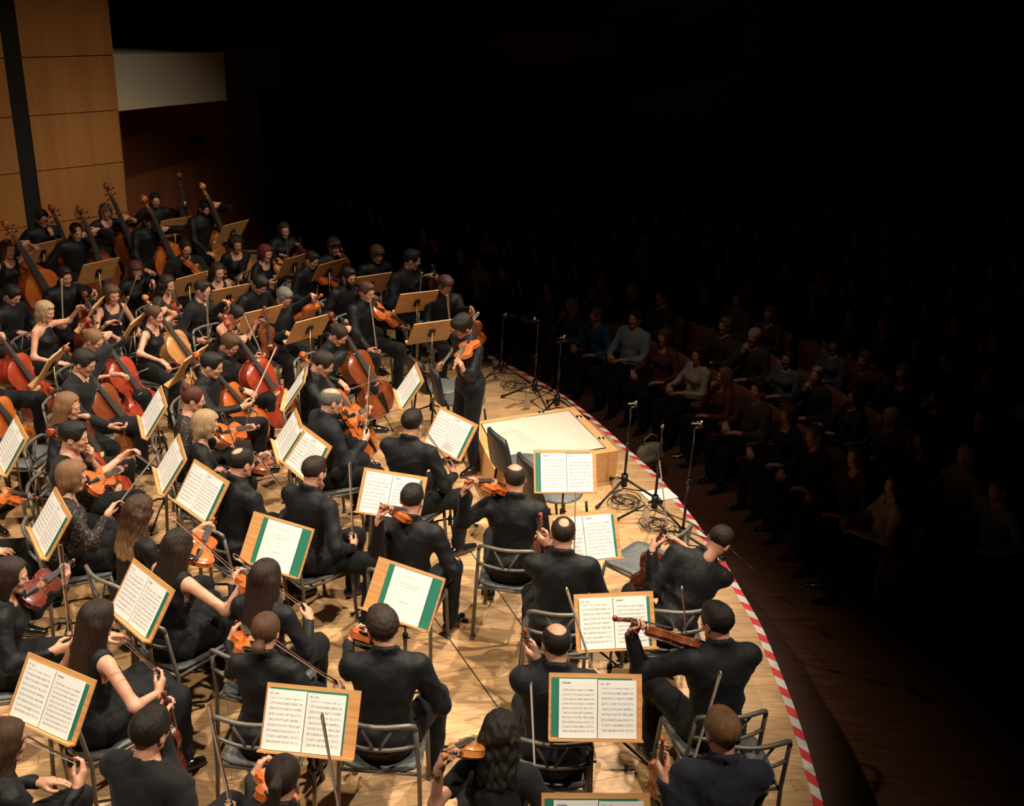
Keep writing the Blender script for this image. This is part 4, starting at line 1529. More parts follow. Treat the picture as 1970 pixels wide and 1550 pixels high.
# ---- recessed side wall beyond, under the balcony
def plane_pt(px, py, o, n_):
    r_ = ray(px, py); t = np.dot(o - CAMPOS, n_) / np.dot(r_, n_); return CAMPOS + r_ * t


Ro = Wc - wn * 1.9
rp = lambda x, y: plane_pt(x, y, Ro, wn)
s1 = np.dot(rp(511, 440) - Wc, wd)
sm = np.dot(rp(372, 440) - Wc, wd)
zb = 2.5
b = MB(); wbox(b, -.6, s1 + .02, -.9, zb - .01, -1.93, -2.1); wr = b.build('wall_side', M['black']); tag(wr, kind='structure')
b = MB(); wbox(b, -.6, s1, -.9, zb - .01, -1.9, -1.93); b.build('panel', M['panelred'], wr)
b = MB(); wbox(b, -.02, 0.0, -.9, zb, -.0, -1.95); tag(b.build('trim_1', M['panelred']), kind='structure')
# small exit sign plate, unlit
pe = rp(375, 270)
b = MB(); V = []
for s_ in (-.16, .16):
    for z in (-.06, .06):
        for f in (.03, .0):
            p = pe + wd * s_ + wn * f; V.append((p[0], p[1], pe[2] + z))
b.add(V, [(0, 2, 6, 4), (1, 5, 7, 3), (0, 4, 5, 1), (2, 3, 7, 6), (0, 1, 3, 2), (4, 6, 7, 5)])
tag(b.build('door_sign', M['black']), 'small dark plate high on the red side wall under the balcony', 'sign')

# ---- balcony front: pale near the stage, dark wood further down the hall
def ribbon(px_bot, ztops, mat_, name, lab=None, depth=1.2, zb=zb):
    P = [at(x, y, zb) for x, y in px_bot]
    b = MB(); V = []; F = []
    c0 = np.array(P[0]); c1 = np.array(P[-1])
    for p, zt_ in zip(P, ztops):
        ou = nrm(A3(p[0], p[1], 0))
        V += [(p[0], p[1], zb), (p[0], p[1], zt_), (p[0] + ou[0] * depth, p[1] + ou[1] * depth, zt_), (p[0] + ou[0] * depth, p[1] + ou[1] * depth, zb)]
    for i in range(len(P) - 1):
        a = 4 * i
        for j in range(4): F.append((a + j, a + 4 + j, a + 4 + (j + 1) % 4, a + (j + 1) % 4))
    F += [(0, 1, 2, 3), tuple(4 * (len(P) - 1) + j for j in (3, 2, 1, 0))]
    b.add(V, F)
    o = b.build(name, mat_); tag(o, kind='structure')
    return P


def ztop(px, ytop, P):
    r_ = ray(px, ytop); t = math.hypot(P[0], P[1]) / math.hypot(r_[0], r_[1]); return CAM_H + r_[2] * t


bot1 = [(226, 214), (330, 203), (436, 193)]
top1 = [105, 103, 101]
ribbon(bot1, [ztop(x, t, at(x, y, zb)) for (x, y), t in zip(bot1, top1)], M['plaster'], 'wall_balcony_front')
bot2 = [(437, 193), (560, 168), (700, 142), (890, 122), (1100, 118), (1290, 108)]
top2 = [100, 85, 72, 66, 64, 10]
ribbon(bot2, [ztop(x, t, at(x, y, zb)) for (x, y), t in zip(bot2, top2)], M['balcwood'], 'wall_balcony_side')
# far hall wall and ceiling, lost in the dark
b = MB(); b.box((12, 42, 4), (70, .3, 14)); tag(b.build('wall_far', M['balcwood']), kind='structure')
b = MB(); b.box((34, 20, 4), (.3, 50, 14)); tag(b.build('wall_right', M['balcwood']), kind='structure')
b = MB(); b.box((12, 20, 11.2), (50, 50, .3)); tag(b.build('ceiling', M['black']), kind='structure')
# wooden louvre panel above the balcony
lp = at(400, 190, zb); 
lr = MB(); lr.box((0, .06, 0), (3.2, .04, 1.6)); 
lo = lr.build('wall_upper_louvre', M['black']); tag(lo, kind='structure')
ou = nrm(A3(lp[0], lp[1], 0)); pz = lp + ou * 3.0
lo.location = (pz[0], pz[1], 5.2); lo.rotation_euler = (0, 0, math.atan2(-ou[0], ou[1]))
for i in range(10):
    b = MB(); b.box((0, 0, -.72 + .16 * i), (3.1, .05, .10)); b.build('slat', M['balcwood'], lo)

# ---- conductor's podium
PH = .31
c4 = [at(x, y, PH) for x, y in ((951.5, 903), (1189.5, 866.6), (1104, 782), (905, 812))]
pod = empty('podium', tuple((c4[0] + c4[2]) / 2 * A3(1, 1, 0)), 0, "conductor's low wooden podium topped with cream felt", 'podium')
pc = (c4[0] + c4[2]) / 2 * A3(1, 1, 0)
b = MB(); T4 = [p - pc for p in c4]
b.add([(*p[:2], .004) for p in T4] + [(*p[:2], PH) for p in T4], [(4, 5, 6, 7), (0, 1, 5, 4), (1, 2, 6, 5), (2, 3, 7, 6), (3, 0, 4, 7), (0, 3, 2, 1)])
b.build('box', M['podwood'], pod)
cc = sum(T4) / 4
ins = [A3(*(cc[:2] + (p[:2] - cc[:2]) * f), PH) for p, f in zip(T4, (.84, .84, .84, .84))]
b = MB(); b.add([(*p[:2], PH + .0005) for p in ins] + [(*p[:2], PH + .006) for p in ins], [(4, 5, 6, 7), (0, 1, 5, 4), (1, 2, 6, 5), (2, 3, 7, 6), (3, 0, 4, 7)])
b.build('felt_top', M['carpet'], pod)
b = MB()
for i in range(4):
    p, q = ins[i], ins[(i + 1) % 4]
    b.tube([A3(p[0], p[1], PH + .003), A3(q[0], q[1], PH + .003)], .006, 5)
b.build('felt_edging', M['ebony'], pod)
for x, y in ((1114, 801.5), (1156.5, 843), (1041, 793)):
    p = at(x, y, PH) - pc; b = MB()
    b.lathe([(.034, -.0), (.034, .005), (.026, .006), (.022, -.002), (.018, .008), (.006, .010)], 16, (p[0], p[1], PH)); b.build('recessed_socket', M['chrome'], pod)

# ---- microphone stands
def make_mic(h):
    root = empty('microphone_stand')
    b = MB(); b.tube([(0, 0, .16), (0, 0, h * .55)], .0125, 8); b.tube([(0, 0, h * .5), (0, 0, h - .12)], .008, 8); b.tube([(0, 0, h * .55 - .02), (0, 0, h * .55 + .03)], .018, 8); b.build('pole', M['blackmetal'], root)
    b = MB(); b.tube([(0, 0, .12), (0, 0, .24)], .032, 10); b.build('hub', M['blackmetal'], root)
    for k_ in range(3):
        a = R(25 + 120 * k_); b = MB(); b.tube([(0, 0, .20), (.36 * math.cos(a), .36 * math.sin(a), .02)], .011, 6)
        b.tube([(0, 0, .09), (.19 * math.cos(a), .19 * math.sin(a), .10)], .006, 5)
        b.tube([(.33 * math.cos(a), .33 * math.sin(a), .032), (.38 * math.cos(a), .38 * math.sin(a), .017)], .017, 6); b.build('leg', M['blackmetal'], root)
    b = MB(); b.tube([(0, 0, h - .13), (0, 0, h - .08), (0, .03, h - .04)], .009, 6); b.tube([(0, .02, h - .05), (0, .10, h - .01)], .014, 8); b.build('clip', M['blackmetal'], root)
    b = MB(); b.tube([(0, -.06, h - .05), (0, .05, h + .0)], .011, 8); b.tube([(0, .05, h), (0, .075, h + .012), (0, .10, h + .024)], [.016, .019, .012], 10); b.build('microphone', M['chrome'], root)
    return root


mics = [((963, 722), 603, 200, 'standing furthest from the camera, behind the soloist'), ((1027, 762), 612, 150, 'in front of the yellow capped bottle behind the podium'),
        ((1070, 790), 645, 200, 'standing just behind the far corner of the podium'), ((1198, 948), 770, 200, 'at the near right corner of the podium'),
        ((1256, 990), 815, 170, 'beside the white booklet on the stage edge'), ((1308, 1056), 806, 200, 'nearest the leaning violinist at the stage edge')]
for (bx, by), ty, rz, lab in mics:
    g = at(bx, by + 8, 0)
    r_ = ray(bx + 12, ty); t = math.hypot(g[0], g[1]) / math.hypot(r_[0], r_[1]); h = min(1.75, CAM_H + r_[2] * t)
    o = make_mic(h); o.location = tuple(g); o.rotation_euler = (0, 0, R(rz))
    tag(o, 'black tripod microphone stand ' + lab, 'microphone stand', 'microphone stands along the stage edge')
# cables
for (cx, cy, n_, sd, lab) in ((990, 742, 5, 1, 'black cable coiled on the floor behind the soloist'), (1200, 966, 6, 2, 'tangle of black cable under the microphone stand beside the podium'), (1262, 1010, 5, 3, 'loops of black cable by the white booklet')):
    g = at(cx, cy, .008); r = random.Random(sd); b = MB(); pts = []
    for i in range(n_ * 14):
        a = i / 14 * 2 * math.pi; rr = .10 + .05 * math.sin(a * .37 + sd)
        pts.append(g + A3(rr * math.cos(a) + .05 * math.sin(a * .21), rr * math.sin(a) + .04 * math.cos(a * .17), .002 + .006 * (i // 14)))
    pts += [g + A3(.3, -.1, .0), g + A3(.6, -.35, .0), g + A3(.75, -.7, 0)]
    b.tube(pts, .0045, 5); tag(b.build('cable', M['ebony']), lab, 'cable')

# ---- bottles and booklet
M['pet'] = mat('clear_plastic', (.75, .72, .66), .15, spec=.6, trans=.75)
M['cap'] = mat('yellow_cap', (.62, .42, .14), .5)
for (x, y), lab in (((1014, 786), 'clear water bottle with yellow cap standing behind the podium'), ((1183, 955), 'clear water bottle with yellow cap beside the podium corner'), ((1240, 1012), 'clear water bottle by the second microphone tripod')):
    g = at(x, y, 0); o = empty('water_bottle', tuple(g), 0, lab, 'bottle', 'water bottles on the stage')
    b = MB(); b.lathe([(.028, .002), (.032, .01), (.032, .06), (.029, .075), (.032, .09), (.032, .15), (.024, .18), (.013, .20), (.013, .21)], 14); b.build('body', M['pet'], o)
    b = MB(); b.lathe([(.015, .205), (.015, .228), (.012, .232)], 12); b.build('cap', M['cap'], o)
g = at(1268, 953, .0); b = MB(); a = R(25)
Mx = np.eye(4); Mx[:3, :3] = rot_xyz(0, 0, a); Mx[:3, 3] = g
b.box((-.075, 0, .006), (.148, .21, .008), Mx); b.box((.075, 0, .006), (.148, .21, .006), Mx)
tag(b.build('booklet', M['paper']), 'open white booklet lying on the floor at the stage edge', 'booklet')
# ------------------------------------------------------------------ the players
CHAIR = make_chair()
SHELL = make_shell_chair()


def crot(yaw):
    y = R(yaw); return np.array(((math.cos(y), math.sin(y), 0), (-math.sin(y), math.cos(y), 0), (0, 0, 1)))


def lenlock(A, px, dflt, L, near=False):
    """second end of a rigid thing of length L whose first end is A, seen at px"""
    if px is None: return A + nrm(np.array(dflt) - A) * L
    d = ray(*px); oc = CAMPOS - A
    b = np.dot(d, oc); c = np.dot(oc, oc) - L * L; D = b * b - c
    if D < 0:
        q = CAMPOS + d * (-b); return A + nrm(q - A) * L
    r = [CAMPOS + d * (-b + s_ * math.sqrt(D)) for s_ in (-1, 1)]
    if near: return min(r, key=lambda q: np.linalg.norm(q - CAMPOS))
    return min(r, key=lambda q: np.linalg.norm(q - dflt))


NUM = [0]
PLACED = []


def player(who, lab, head, yaw, f=False, inst=None, col='orange', mode='play', A=None, B=None, frog=None, tip=None, rh=None, lh=None, bowcol='dark',
           hair='short', hc='dark', outfit='shirt', cloth=None, skin=1, glasses=False, beard=None, chair=True, skirt=False, lefthand='inst', zh=None, rhint=None, near=False, **pk):
    NUM[0] += 1
    sd = NUM[0]
    if inst == 'cello' and 'wide' not in pk: pk['wide'] = .27
    if head[1] < 640 and 'scale' not in pk: pk['scale'] = .95
    p = Pose(female=f, **pk)
    Rz = crot(yaw)
    wh = at(head[0], head[1], p.head[2])
    base = wh - Rz @ p.head; base[2] = 0
    Wd = lambda l: base + Rz @ np.array(l, float)
    Lc = lambda w: Rz.T @ (np.array(w) - base)
    PLACED.append((who, base.copy()))
    k = p.k
    hands = [None, None]
    fem = f
    sub = 'the ' + who
    if inst:
        S = SPEC[inst]; T_ = S['T']
        if inst in ('violin', 'viola'):
            if mode == 'play':
                a = snap(Wd(p.tp(-.05, .085, .495)), A)
                d0 = Wd(Lc(a) + A3(-.72, .62, -.12) * T_)
                if B is not None: d0 = snap(d0, B)
                b_ = lenlock(a, B, d0, T_, near); z = Rz @ A3(.35, .05, .9)
                palm = Rz @ A3(.6, .1, .6); fd = None
            elif mode == 'upright':
                a = snap(Wd((-.12, .26, .63)), A); b_ = lenlock(a, B, snap(Wd((-.15, .22, 1.2)), B), T_); z = Rz @ A3(.2, 1, .2); palm = Rz @ A3(.5, .6, 0)
            else:
                a = snap(Wd((.05, .2, .66)), A); b_ = lenlock(a, B, snap(Wd((-.35, .55, .72)), B), T_); z = A3(0, 0, 1); palm = Rz @ A3(0, 0, -1)
        else:
            if inst == 'cello':
                a0 = Wd((.04, .44, .24)); b0 = Wd((-.13, .08, 1.28))
            else:
                a0 = Wd((.16, .52, .14)); b0 = Wd((-.12, .30, 1.86))
            b1 = snap(b0, B)
            a = lenlock(b1, A, snap(a0, A), T_); b_ = b1; z = Rz @ A3(.1, 1, .1); palm = Rz @ A3(.5, -.3, 0)
            # the endpin stands on the floor
            d = nrm(a - b_); e = .22 if inst == 'cello' else .12
            tipz = (a + d * e)[2]
            if tipz < .0: sh_ = (a + d * e)[2]; a = a - A3(0, 0, sh_ - .004); b_ = b_ - A3(0, 0, sh_ - .004)
        if zh is not None: z = Rz @ np.array(zh, float)
        Mx = frame(a, b_ - a, z)
        cn = {'orange': 'orange', 'amber': 'amber', 'red': 'red', 'brown': 'brown', 'dark': 'dark red', 'honey': 'honey coloured'}[col]
        kn = {'bass': 'double bass'}.get(inst, inst)
        instrument(inst, col, Mx, '%s %s held by %s' % (cn, kn, sub), kn, {'violin': 'violins of the orchestra', 'viola': 'violas of the orchestra', 'cello': 'cellos of the orchestra', 'bass': 'double basses along the back'}[inst])
        if lefthand == 'inst':
            fr = {'violin': .80, 'viola': .80, 'cello': .80, 'bass': .80}[inst]
            G = a + (b_ - a) * fr
            if lh is not None:
                gl = snap(G, lh); tt = np.dot(gl - a, b_ - a) / T_ ** 2; tt = max(.62, min(.88, tt)); G = a + (b_ - a) * tt
            zz = Mx[:3, 2]
            G = G + zz * (S['rib'] / 2 + .004)
            hands[0] = dict(at=Lc(G), axis=Rz.T @ (b_ - a), palm=Rz.T @ (palm * .6 + zz * (-.2)), pose='stop')
            if inst in ('violin', 'viola') and mode == 'play': hands[0]['hint'] = A3(-.1, .1, -1)
            if inst in ('violin', 'viola') and mode != 'play': hands[0]['hint'] = A3(.45, -.3, -1)
            if inst == 'bass': hands[0]['hint'] = A3(-1, -.1, -.2)
            if inst == 'cello': hands[0]['hint'] = A3(-1, 0, -.5)
    if hands[0] is None:
        g = Wd((-.16, .34, .67)) if not p.stand else Wd((-.26, .05, .80))
        g = snap(g, lh) if lh is not None else g
        hands[0] = dict(at=Lc(g), palm=A3(.2, 0, -1), pose='flat', fdir=A3(.35, 1, -.15))
        if lefthand == 'chin': hands[0].update(at=p.head + p.H @ A3(-.03, .10, -.10), pose='fist', fdir=p.H @ A3(.3, .1, 1), palm=p.H @ A3(.2, -1, 0), hint=A3(-.5, .3, -1))
    if frog is not None or tip is not None:
        if inst in ('cello', 'bass') : f0 = Wd((.34, .50, .62)) if inst == 'cello' else Wd((.38, .38, .85)); t0 = f0 + Rz @ A3(-.6, .1, .25)
        else: f0 = Wd((.20, .36, .74)); t0 = f0 + A3(0, 0, .7)
        if frog is not None: f0 = snap(f0, frog)
        t1 = lenlock(f0, tip, snap(t0, tip), .70)
        Bm = frame(f0, t1 - f0, Rz @ A3(0, .8, .6))
        bow(bowcol, Bm, '%s bow in the hand of %s' % ('dark' if bowcol == 'dark' else 'pale', sub), 'bows of the string players')
        g = f0 + nrm(t1 - f0) * .03
        hands[1] = dict(at=Lc(g), axis=Rz.T @ (t1 - f0), palm=A3(-.6, .1, -.5) if abs(nrm(t1 - f0)[2]) > .6 else A3(0, .1, -1), pose='bow')
        if inst == 'cello' or inst == 'bass': hands[1]['hint'] = A3(1, -.1, -.3)
        else: hands[1]['hint'] = A3(.6, -.4, -1)
        if rhint is not None: hands[1]['hint'] = A3(*rhint)
    else:
        g = Wd((.16, .34, .67)) if not p.stand else Wd((.26, .05, .80))
        if rh is not None: g = snap(Wd((.2, .40, .72)), rh)
        hands[1] = dict(at=Lc(g), palm=A3(-.2, 0, -1), pose='flat', fdir=A3(-.35, 1, -.15))
    look = dict(hair=hair, haircol=hc, outfit=outfit, skin=skin, glasses=glasses, beard=beard, skirt=skirt)
    if cloth: look['cloth'] = cloth
    elif outfit == 'jacket': look['cloth'] = 'jacket'
    elif outfit == 'lacetop': look['cloth'] = 'lace'
    elif outfit == 'jumper': look['cloth'] = 'greycloth'
    elif outfit == 'tee': look['cloth'] = 'greycloth'
    big = wh[1] < 7.6
    make_person(tuple(base), yaw, p, lab, look, hands, None, .015 if big else .021, sd, far=not big)
    if chair and not p.stand:
        Mc = np.eye(4); Mc[:3, :3] = crot(yaw + pk.get('legyaw', 0) * .5); Mc[:3, 3] = base + crot(yaw) @ A3(0, .075, 0)
        instance(CHAIR, Mc, 'dark steel chair with grey seat under ' + sub, 'chair', 'steel orchestra chairs')
    return base, p


PL = player
# first violins, nearest the hall
PL('balding violinist beside the podium', 'seated balding man in black shirt holding a violin up beside the podium', (990, 922), 8, hyaw=-18, hair='balding', inst='violin', col='orange', A=(966, 938), B=(893, 928), near=True, wide=.2)
PL('violinist with a crown bald spot', 'seated man with a small bald spot holding his violin upright, second desk right', (1083, 1027), 0, hair='crown', inst='violin', col='red', mode='upright', A=(1052, 1118), B=(1041, 985), lh=(1030, 1035), tip=(1107, 952), frog=(1104, 1100), zh=(-.6, -.6, .1))
PL('violinist leaning over the stage edge', 'seated man in glasses leaning right to look over the stage edge', (1383, 1042), -6, lean=22, side=27, hyaw=48, hpitch=28, hair='crop', glasses=True, inst='violin', col='dark', mode='upright', A=(1235, 1140), B=(1279, 1008), lh=(1262, 1040), tip=(1269, 890), frog=(1287, 1045))
PL('black haired violinist nearest the tape', 'seated black haired man raising a brown violin to the left, back to camera', (1378, 1197), -12, hyaw=-22, hair='short', hc='black', outfit='jacket', inst='violin', col='brown', A=(1340, 1243), B=(1178, 1190), lh=(1243, 1207), near=True, tip=(1312, 1132), frog=(1322, 1240), bowcol='light', zh=(.3, .55, .8), wide=.2)
PL('bald violinist in front of the wide desk', 'seated man with a shiny bald head, dark jacket and violin by his left cheek', (1070, 1238), 2, hyaw=-12, hair='balding', hc='black', outfit='jacket', inst='violin', col='brown', mode='upright', A=(1050, 1330), B=(1011, 1207), lh=(1020, 1250), tip=(1091, 1135), frog=(1146, 1305), bowcol='light', zh=(-.6, -.6, .1))
PL('curly haired woman in a black T-shirt', 'seated woman with dark curly hair and black T-shirt at the bottom edge', (962, 1412), 4, f=True, hair='longcurly', hc='black', outfit='tee', inst='violin', col='amber', A=(932, 1432), B=(852, 1458), near=True, lh=(892, 1450), tip=(1022, 1318), frog=(1033, 1560), zh=(.1, .7, .7))
PL('sandy haired violinist in a navy shirt', 'seated sandy haired man in a navy shirt at the bottom right', (1388, 1408), -2, hyaw=-14, hair='short', hc='light', cloth='navy', inst='violin', col='orange', mode='upright', A=(1278, 1545), B=(1276, 1415), lh=(1262, 1478), tip=(1385, 1297), frog=(1322, 1500), bowcol='light', zh=(-.5, -.8, .1))
PL('cropped haired violinist facing the middle desk', 'seated man with cropped black hair and violin on his left shoulder, centre', (793, 962), 12, hair='crop', hc='black', inst='violin', col='orange', A=(795, 1000), B=(730, 976), near=True, rh=(872, 1078), wide=.2)
PL('dark haired violinist next to the soloist', 'seated man with neat dark hair resting his left hand by his chin near the soloist', (793, 815), 18, hair='short', hc='black', lefthand='chin', frog=(868, 895), tip=(815, 825), legyaw=25, wide=.2)
PL('broad shouldered violinist with vertical bow', 'seated broad shouldered man with cropped hair holding his bow upright', (605, 908), 32, hair='crop', hc='dark', lefthand='chin', frog=(680, 1042), tip=(673, 893), legyaw=30, wide=.2)
PL('violinist with thinning hair turned right', 'seated man with thinning dark hair turned right, violin at his chin', (466, 890), 42, hair='crown', hc='black', inst='violin', col='brown', A=(487, 905), B=(520, 870), lh=(505, 905), frog=(560, 958), tip=(490, 872), zh=(.3, 0, 1))
PL('grey bald violinist with orange violin', 'seated bald grey man in a black jacket holding an orange violin', (638, 772), 58, hair='balding', hc='grey', outfit='jacket', inst='violin', col='orange', A=(664, 806), B=(715, 783), lh=(705, 795), frog=(705, 838), tip=(713, 705), zh=(.2, .9, .5))
PL('blond bob violinist in a black T-shirt', 'seated woman with a streaked blond bob playing an orange violin', (397, 817), 68, f=True, hair='bob', hc='blond', outfit='tee', cloth='shirt', inst='violin', col='orange', A=(420, 838), B=(498, 820), lh=(488, 828), frog=(462, 880), tip=(428, 797), zh=(.5, .5, .8))
PL('auburn violinist with a bun', 'seated auburn haired woman with a top bun in a lace top, looking right', (373, 768), 78, f=True, hair='topbun', hc='auburn', outfit='lacetop', rh=(420, 905))
PL('bobbed violinist in a lace top', 'seated woman with a light brown bob and lace sleeves playing violin', (140, 917), 62, f=True, hair='bob', hc='light', outfit='lacetop', inst='violin', col='orange', A=(165, 935), B=(243, 897), lh=(232, 912), frog=(226, 973), tip=(303, 873), zh=(.5, .6, .7))
PL('woman with wavy bleached hair', 'seated woman seen from behind with wavy brown hair bleached at the ends', (270, 985), 38, f=True, hair='longwavy', hc='ombre', rh=(330, 1060))
PL('long haired violinist with bare shoulder', 'seated woman with straight dark hair and a bare shoulder, bow across', (345, 1052), 34, f=True, hair='long', hc='dark', outfit='sleeveless', skirt=True, inst='violin', col='orange', A=(375, 1085), B=(410, 998), lh=(398, 1012), rhint=(.8, .5, -.6), frog=(462, 1108), tip=(332, 992), zh=(-.2, .6, .6))
PL('long haired violinist below the blank folder', 'seated woman with very long straight dark hair in a black shirt, centre left', (512, 1112), 16, f=True, hair='long', hc='dark', inst='violin', col='orange', A=(500, 1140), B=(455, 1095), frog=(592, 1173), tip=(452, 1069))
PL('long haired violinist with a bracelet', 'seated woman with long brown hair and bare arm stretched right, lower left', (190, 1193), 38, f=True, hair='long', hc='dark', outfit='sleeveless', skirt=True, lh=(225, 1225), lefthand='px', rhint=(.9, .25, -.9), frog=(310, 1298), tip=(236, 1228))
PL('wavy haired violinist at the left edge', 'seated woman with shoulder length hair bowing a dark red violin at the left edge', (22, 1108), 74, f=True, hair='shoulder', hc='dark', outfit='jumper', cloth='shirt', inst='violin', col='dark', A=(42, 1155), B=(142, 1078), lh=(130, 1120), frog=(139, 1243), tip=(116, 1052), zh=(.5, .5, .8))
PL('ponytailed violinist behind the large desk', 'seated woman with a low brown ponytail stretching her bow arm right', (512, 1215), 6, f=True, hair='lowpony', hc='brown', inst='violin', col='orange', A=(490, 1262), B=(455, 1196), lh=(468, 1210), frog=(655, 1318), tip=(530, 1235))
PL('bespectacled violinist at the lower left', 'seated dark haired man in glasses and round necked top, lower left', (290, 1408), 20, hair='short', hc='black', outfit='jumper', glasses=True, inst='violin', col='dark', mode='upright', A=(330, 1478), B=(313, 1332), lh=(324, 1355), tip=(402, 1358), frog=(448, 1565))
PL('corner violinist with bleached hair tips', 'seated woman with long hair bleached at the ends, black sleeve, bottom left corner', (12, 1428), 48, f=True, hair='long', hc='ombre', frog=(158, 1470), tip=(50, 1420))
PL('curly cropped violinist seen from behind', 'seated man with short curly hair seen from behind, lower centre', (735, 1208), -4, hyaw=-22, hair='curlyshort', hc='dark', inst='violin', col='orange', A=(712, 1232), B=(686, 1212), wide=.19, legyaw=12)
PL('ponytailed violinist at the bottom edge', 'woman with a high dark ponytail and white hair tie at the bottom edge', (545, 1497), 4, f=True, hair='ponytail', hc='dark', inst='violin', col='orange', A=(536, 1545), B=(510, 1452), tip=(620, 1378), frog=(656, 1575))
PL('violinist cut off by the left frame edge', 'violinist mostly cut off by the left frame edge, orange violin', (-70, 925), 78, f=True, hair='bob', hc='dark', inst='violin', col='orange', A=(-28, 950), B=(72, 960), zh=(.2, .6, .9))
# soloist
PL('standing soloist', 'young man standing in a black shirt and glasses playing violin in front of the orchestra', (889, 628), 235, stand=True, lean=6, hyaw=-4, hpitch=24, hroll=-8, hair='mop', hc='black', skin=2, glasses=True, inst='violin', col='orange', A=(908, 656), B=(872, 712), lh=(870, 692), frog=(842, 712), tip=(919, 603), bowcol='light', zh=(.5, -.3, .7))
# cellos
PL('cellist in a lace neckline', 'seated woman in profile with brown bun, bare arm and honey coloured cello', (298, 607), 98, f=True, hair='bun', hc='brown', outfit='sleeveless', inst='cello', col='honey', B=(272, 590), A=(392, 770), frog=(322, 712), tip=(400, 690))
PL('cellist with gathered fair hair', 'seated young woman with gathered fair hair playing a bright red cello', (181, 655), 102, f=True, hpitch=24, hair='bun', hc='light', outfit='elbow', cloth='shirt', inst='cello', col='red', B=(160, 622), A=(290, 822), frog=(240, 726), tip=(286, 708))
PL('curly haired cellist in glasses', 'seated young man with curly black hair and glasses, brown cello', (163, 698), 98, hpitch=20, hair='curlyshort', hc='black', outfit='jumper', glasses=True, inst='cello', col='brown', B=(118, 683), A=(262, 880), frog=(236, 818), tip=(247, 862))
PL('cellist scratching his chin', 'seated young man in black T-shirt with hand at his chin behind a red cello', (143, 840), 82, hair='short', hc='black', outfit='elbow', cloth='greycloth', inst='cello', col='red', B=(83, 828), A=(245, 985), lefthand='chin', frog=(256, 868), tip=(300, 900))
PL('cellist with long fair hair', 'seated woman whose long fair hair hides her face, dark cello', (132, 782), 88, f=True, hair='long', hc='light', inst='cello', col='dark', B=(88, 765), A=(200, 940), lh=(172, 815))
PL('cellist with raised elbow', 'seated dark haired man seen from the side, elbow raised over an orange cello', (408, 703), 92, hair='short', hc='black', hpitch=16, inst='cello', col='orange', B=(366, 680), A=(505, 850), frog=(484, 768), tip=(470, 850))
PL('smiling cellist in glasses', 'seated woman with short brown hair and glasses bending over a red cello', (442, 663), 112, f=True, lean=16, hpitch=26, hair='short', hc='brown', glasses=True, inst='cello', col='red', B=(428, 622), A=(552, 815), frog=(488, 765), tip=(532, 668))
PL('cellist looking down beside the bald violinist', 'seated dark haired man looking down at an orange cello', (622, 700), 92, hpitch=26, hair='short', hc='dark', inst='cello', col='orange', B=(572, 685), A=(712, 880), frog=(700, 812), tip=(760, 790))
PL('cellist with dark hair pinned back', 'seated woman with pinned dark hair bending over a brown red cello', (652, 645), 112, f=True, lean=16, hpitch=30, hair='bun', hc='dark', inst='cello', col='brown', B=(628, 606), A=(738, 800), frog=(664, 752), tip=(745, 722))
PL('cellist cut off by the left edge', 'cellist mostly cut off by the left frame edge with a red cello', (-40, 652), 96, hair='short', inst='cello', col='red', B=(-35, 620), A=(85, 800))
PL('second cellist cut off by the left edge', 'second cellist cut off by the left frame edge, orange cello lower down', (-85, 740), 92, hair='short', inst='cello', col='orange', B=(-75, 705), A=(50, 890))
PL('blond cellist with bare shoulders', 'seated blond woman with bare shoulders and thin straps', (88, 600), 94, f=True, hair='bob', hc='blond', outfit='strap', inst='cello', col='dark', B=(158, 588), A=(180, 740), rh=(125, 702))
PL('bowed dark haired player at the left', 'seated dark haired man in black shirt looking down at the left edge', (24, 568), 108, hpitch=30, hair='short', hc='black', rh=(52, 645))
# violas and back desks
PL('violist with the large orange viola', 'seated man playing a large orange viola, knees towards the podium', (706, 562), 128, hair='short', hc='brown', inst='viola', col='orange', A=(717, 592), B=(795, 638), lh=(785, 634), frog=(727, 682), tip=(713, 573), zh=(.2, .5, .8), wide=.2)
PL('bearded violist in glasses', 'seated young man with glasses and short beard beside the orange viola player', (671, 533), 132, hair='short', hc='black', beard='beard', glasses=True, inst='viola', col='brown', A=(690, 562), B=(735, 600))
PL('violist under the dim desk', 'seated man with cropped hair and orange viola under his chin, back desk', (600, 500), 118, hpitch=22, hair='crop', hc='dark', inst='viola', col='orange', A=(611, 528), B=(672, 552), zh=(.3, .7, .6))
PL('dim fringe haired violist', 'seated young man with a fringe, half lit, holding his viola upright', (643, 475), 138, hair='mop', hc='dark', inst='viola', col='brown', mode='upright', A=(665, 540), B=(656, 476), lh=(661, 500), tip=(637, 470), frog=(636, 520))
PL('fringe haired young violist', 'seated young man with a brown fringe in an open collar in the back desk', (726, 490), 142, hair='mop', hc='brown')
PL('stout player looking right', 'seated stout man with black hair turning his head to the right', (793, 500), 132, hyaw=-44, hair='short', hc='black', outfit='jacket', scale=1.08, inst='viola', col='dark', mode='upright', A=(842, 572), B=(830, 508), lh=(838, 548), tip=(811, 525), frog=(808, 575), bowcol='light')
PL('long fringed violist in glasses', 'seated young man with long brown fringe and glasses behind the nearest wooden desk', (858, 550), 150, hair='mop', hc='brown', glasses=True, inst='viola', col='orange', mode='upright', A=(918, 665), B=(905, 590), lh=(912, 600), tip=(861, 570), frog=(868, 640), bowcol='light')
PL('grey curly violist in glasses', 'seated man with curly grey hair and glasses looking down', (547, 573), 132, hpitch=28, hair='curlyshort', hc='grey', glasses=True, cloth='greycloth', inst='viola', col='orange', A=(580, 615), B=(620, 568), mode='lap', rh=(563, 648))
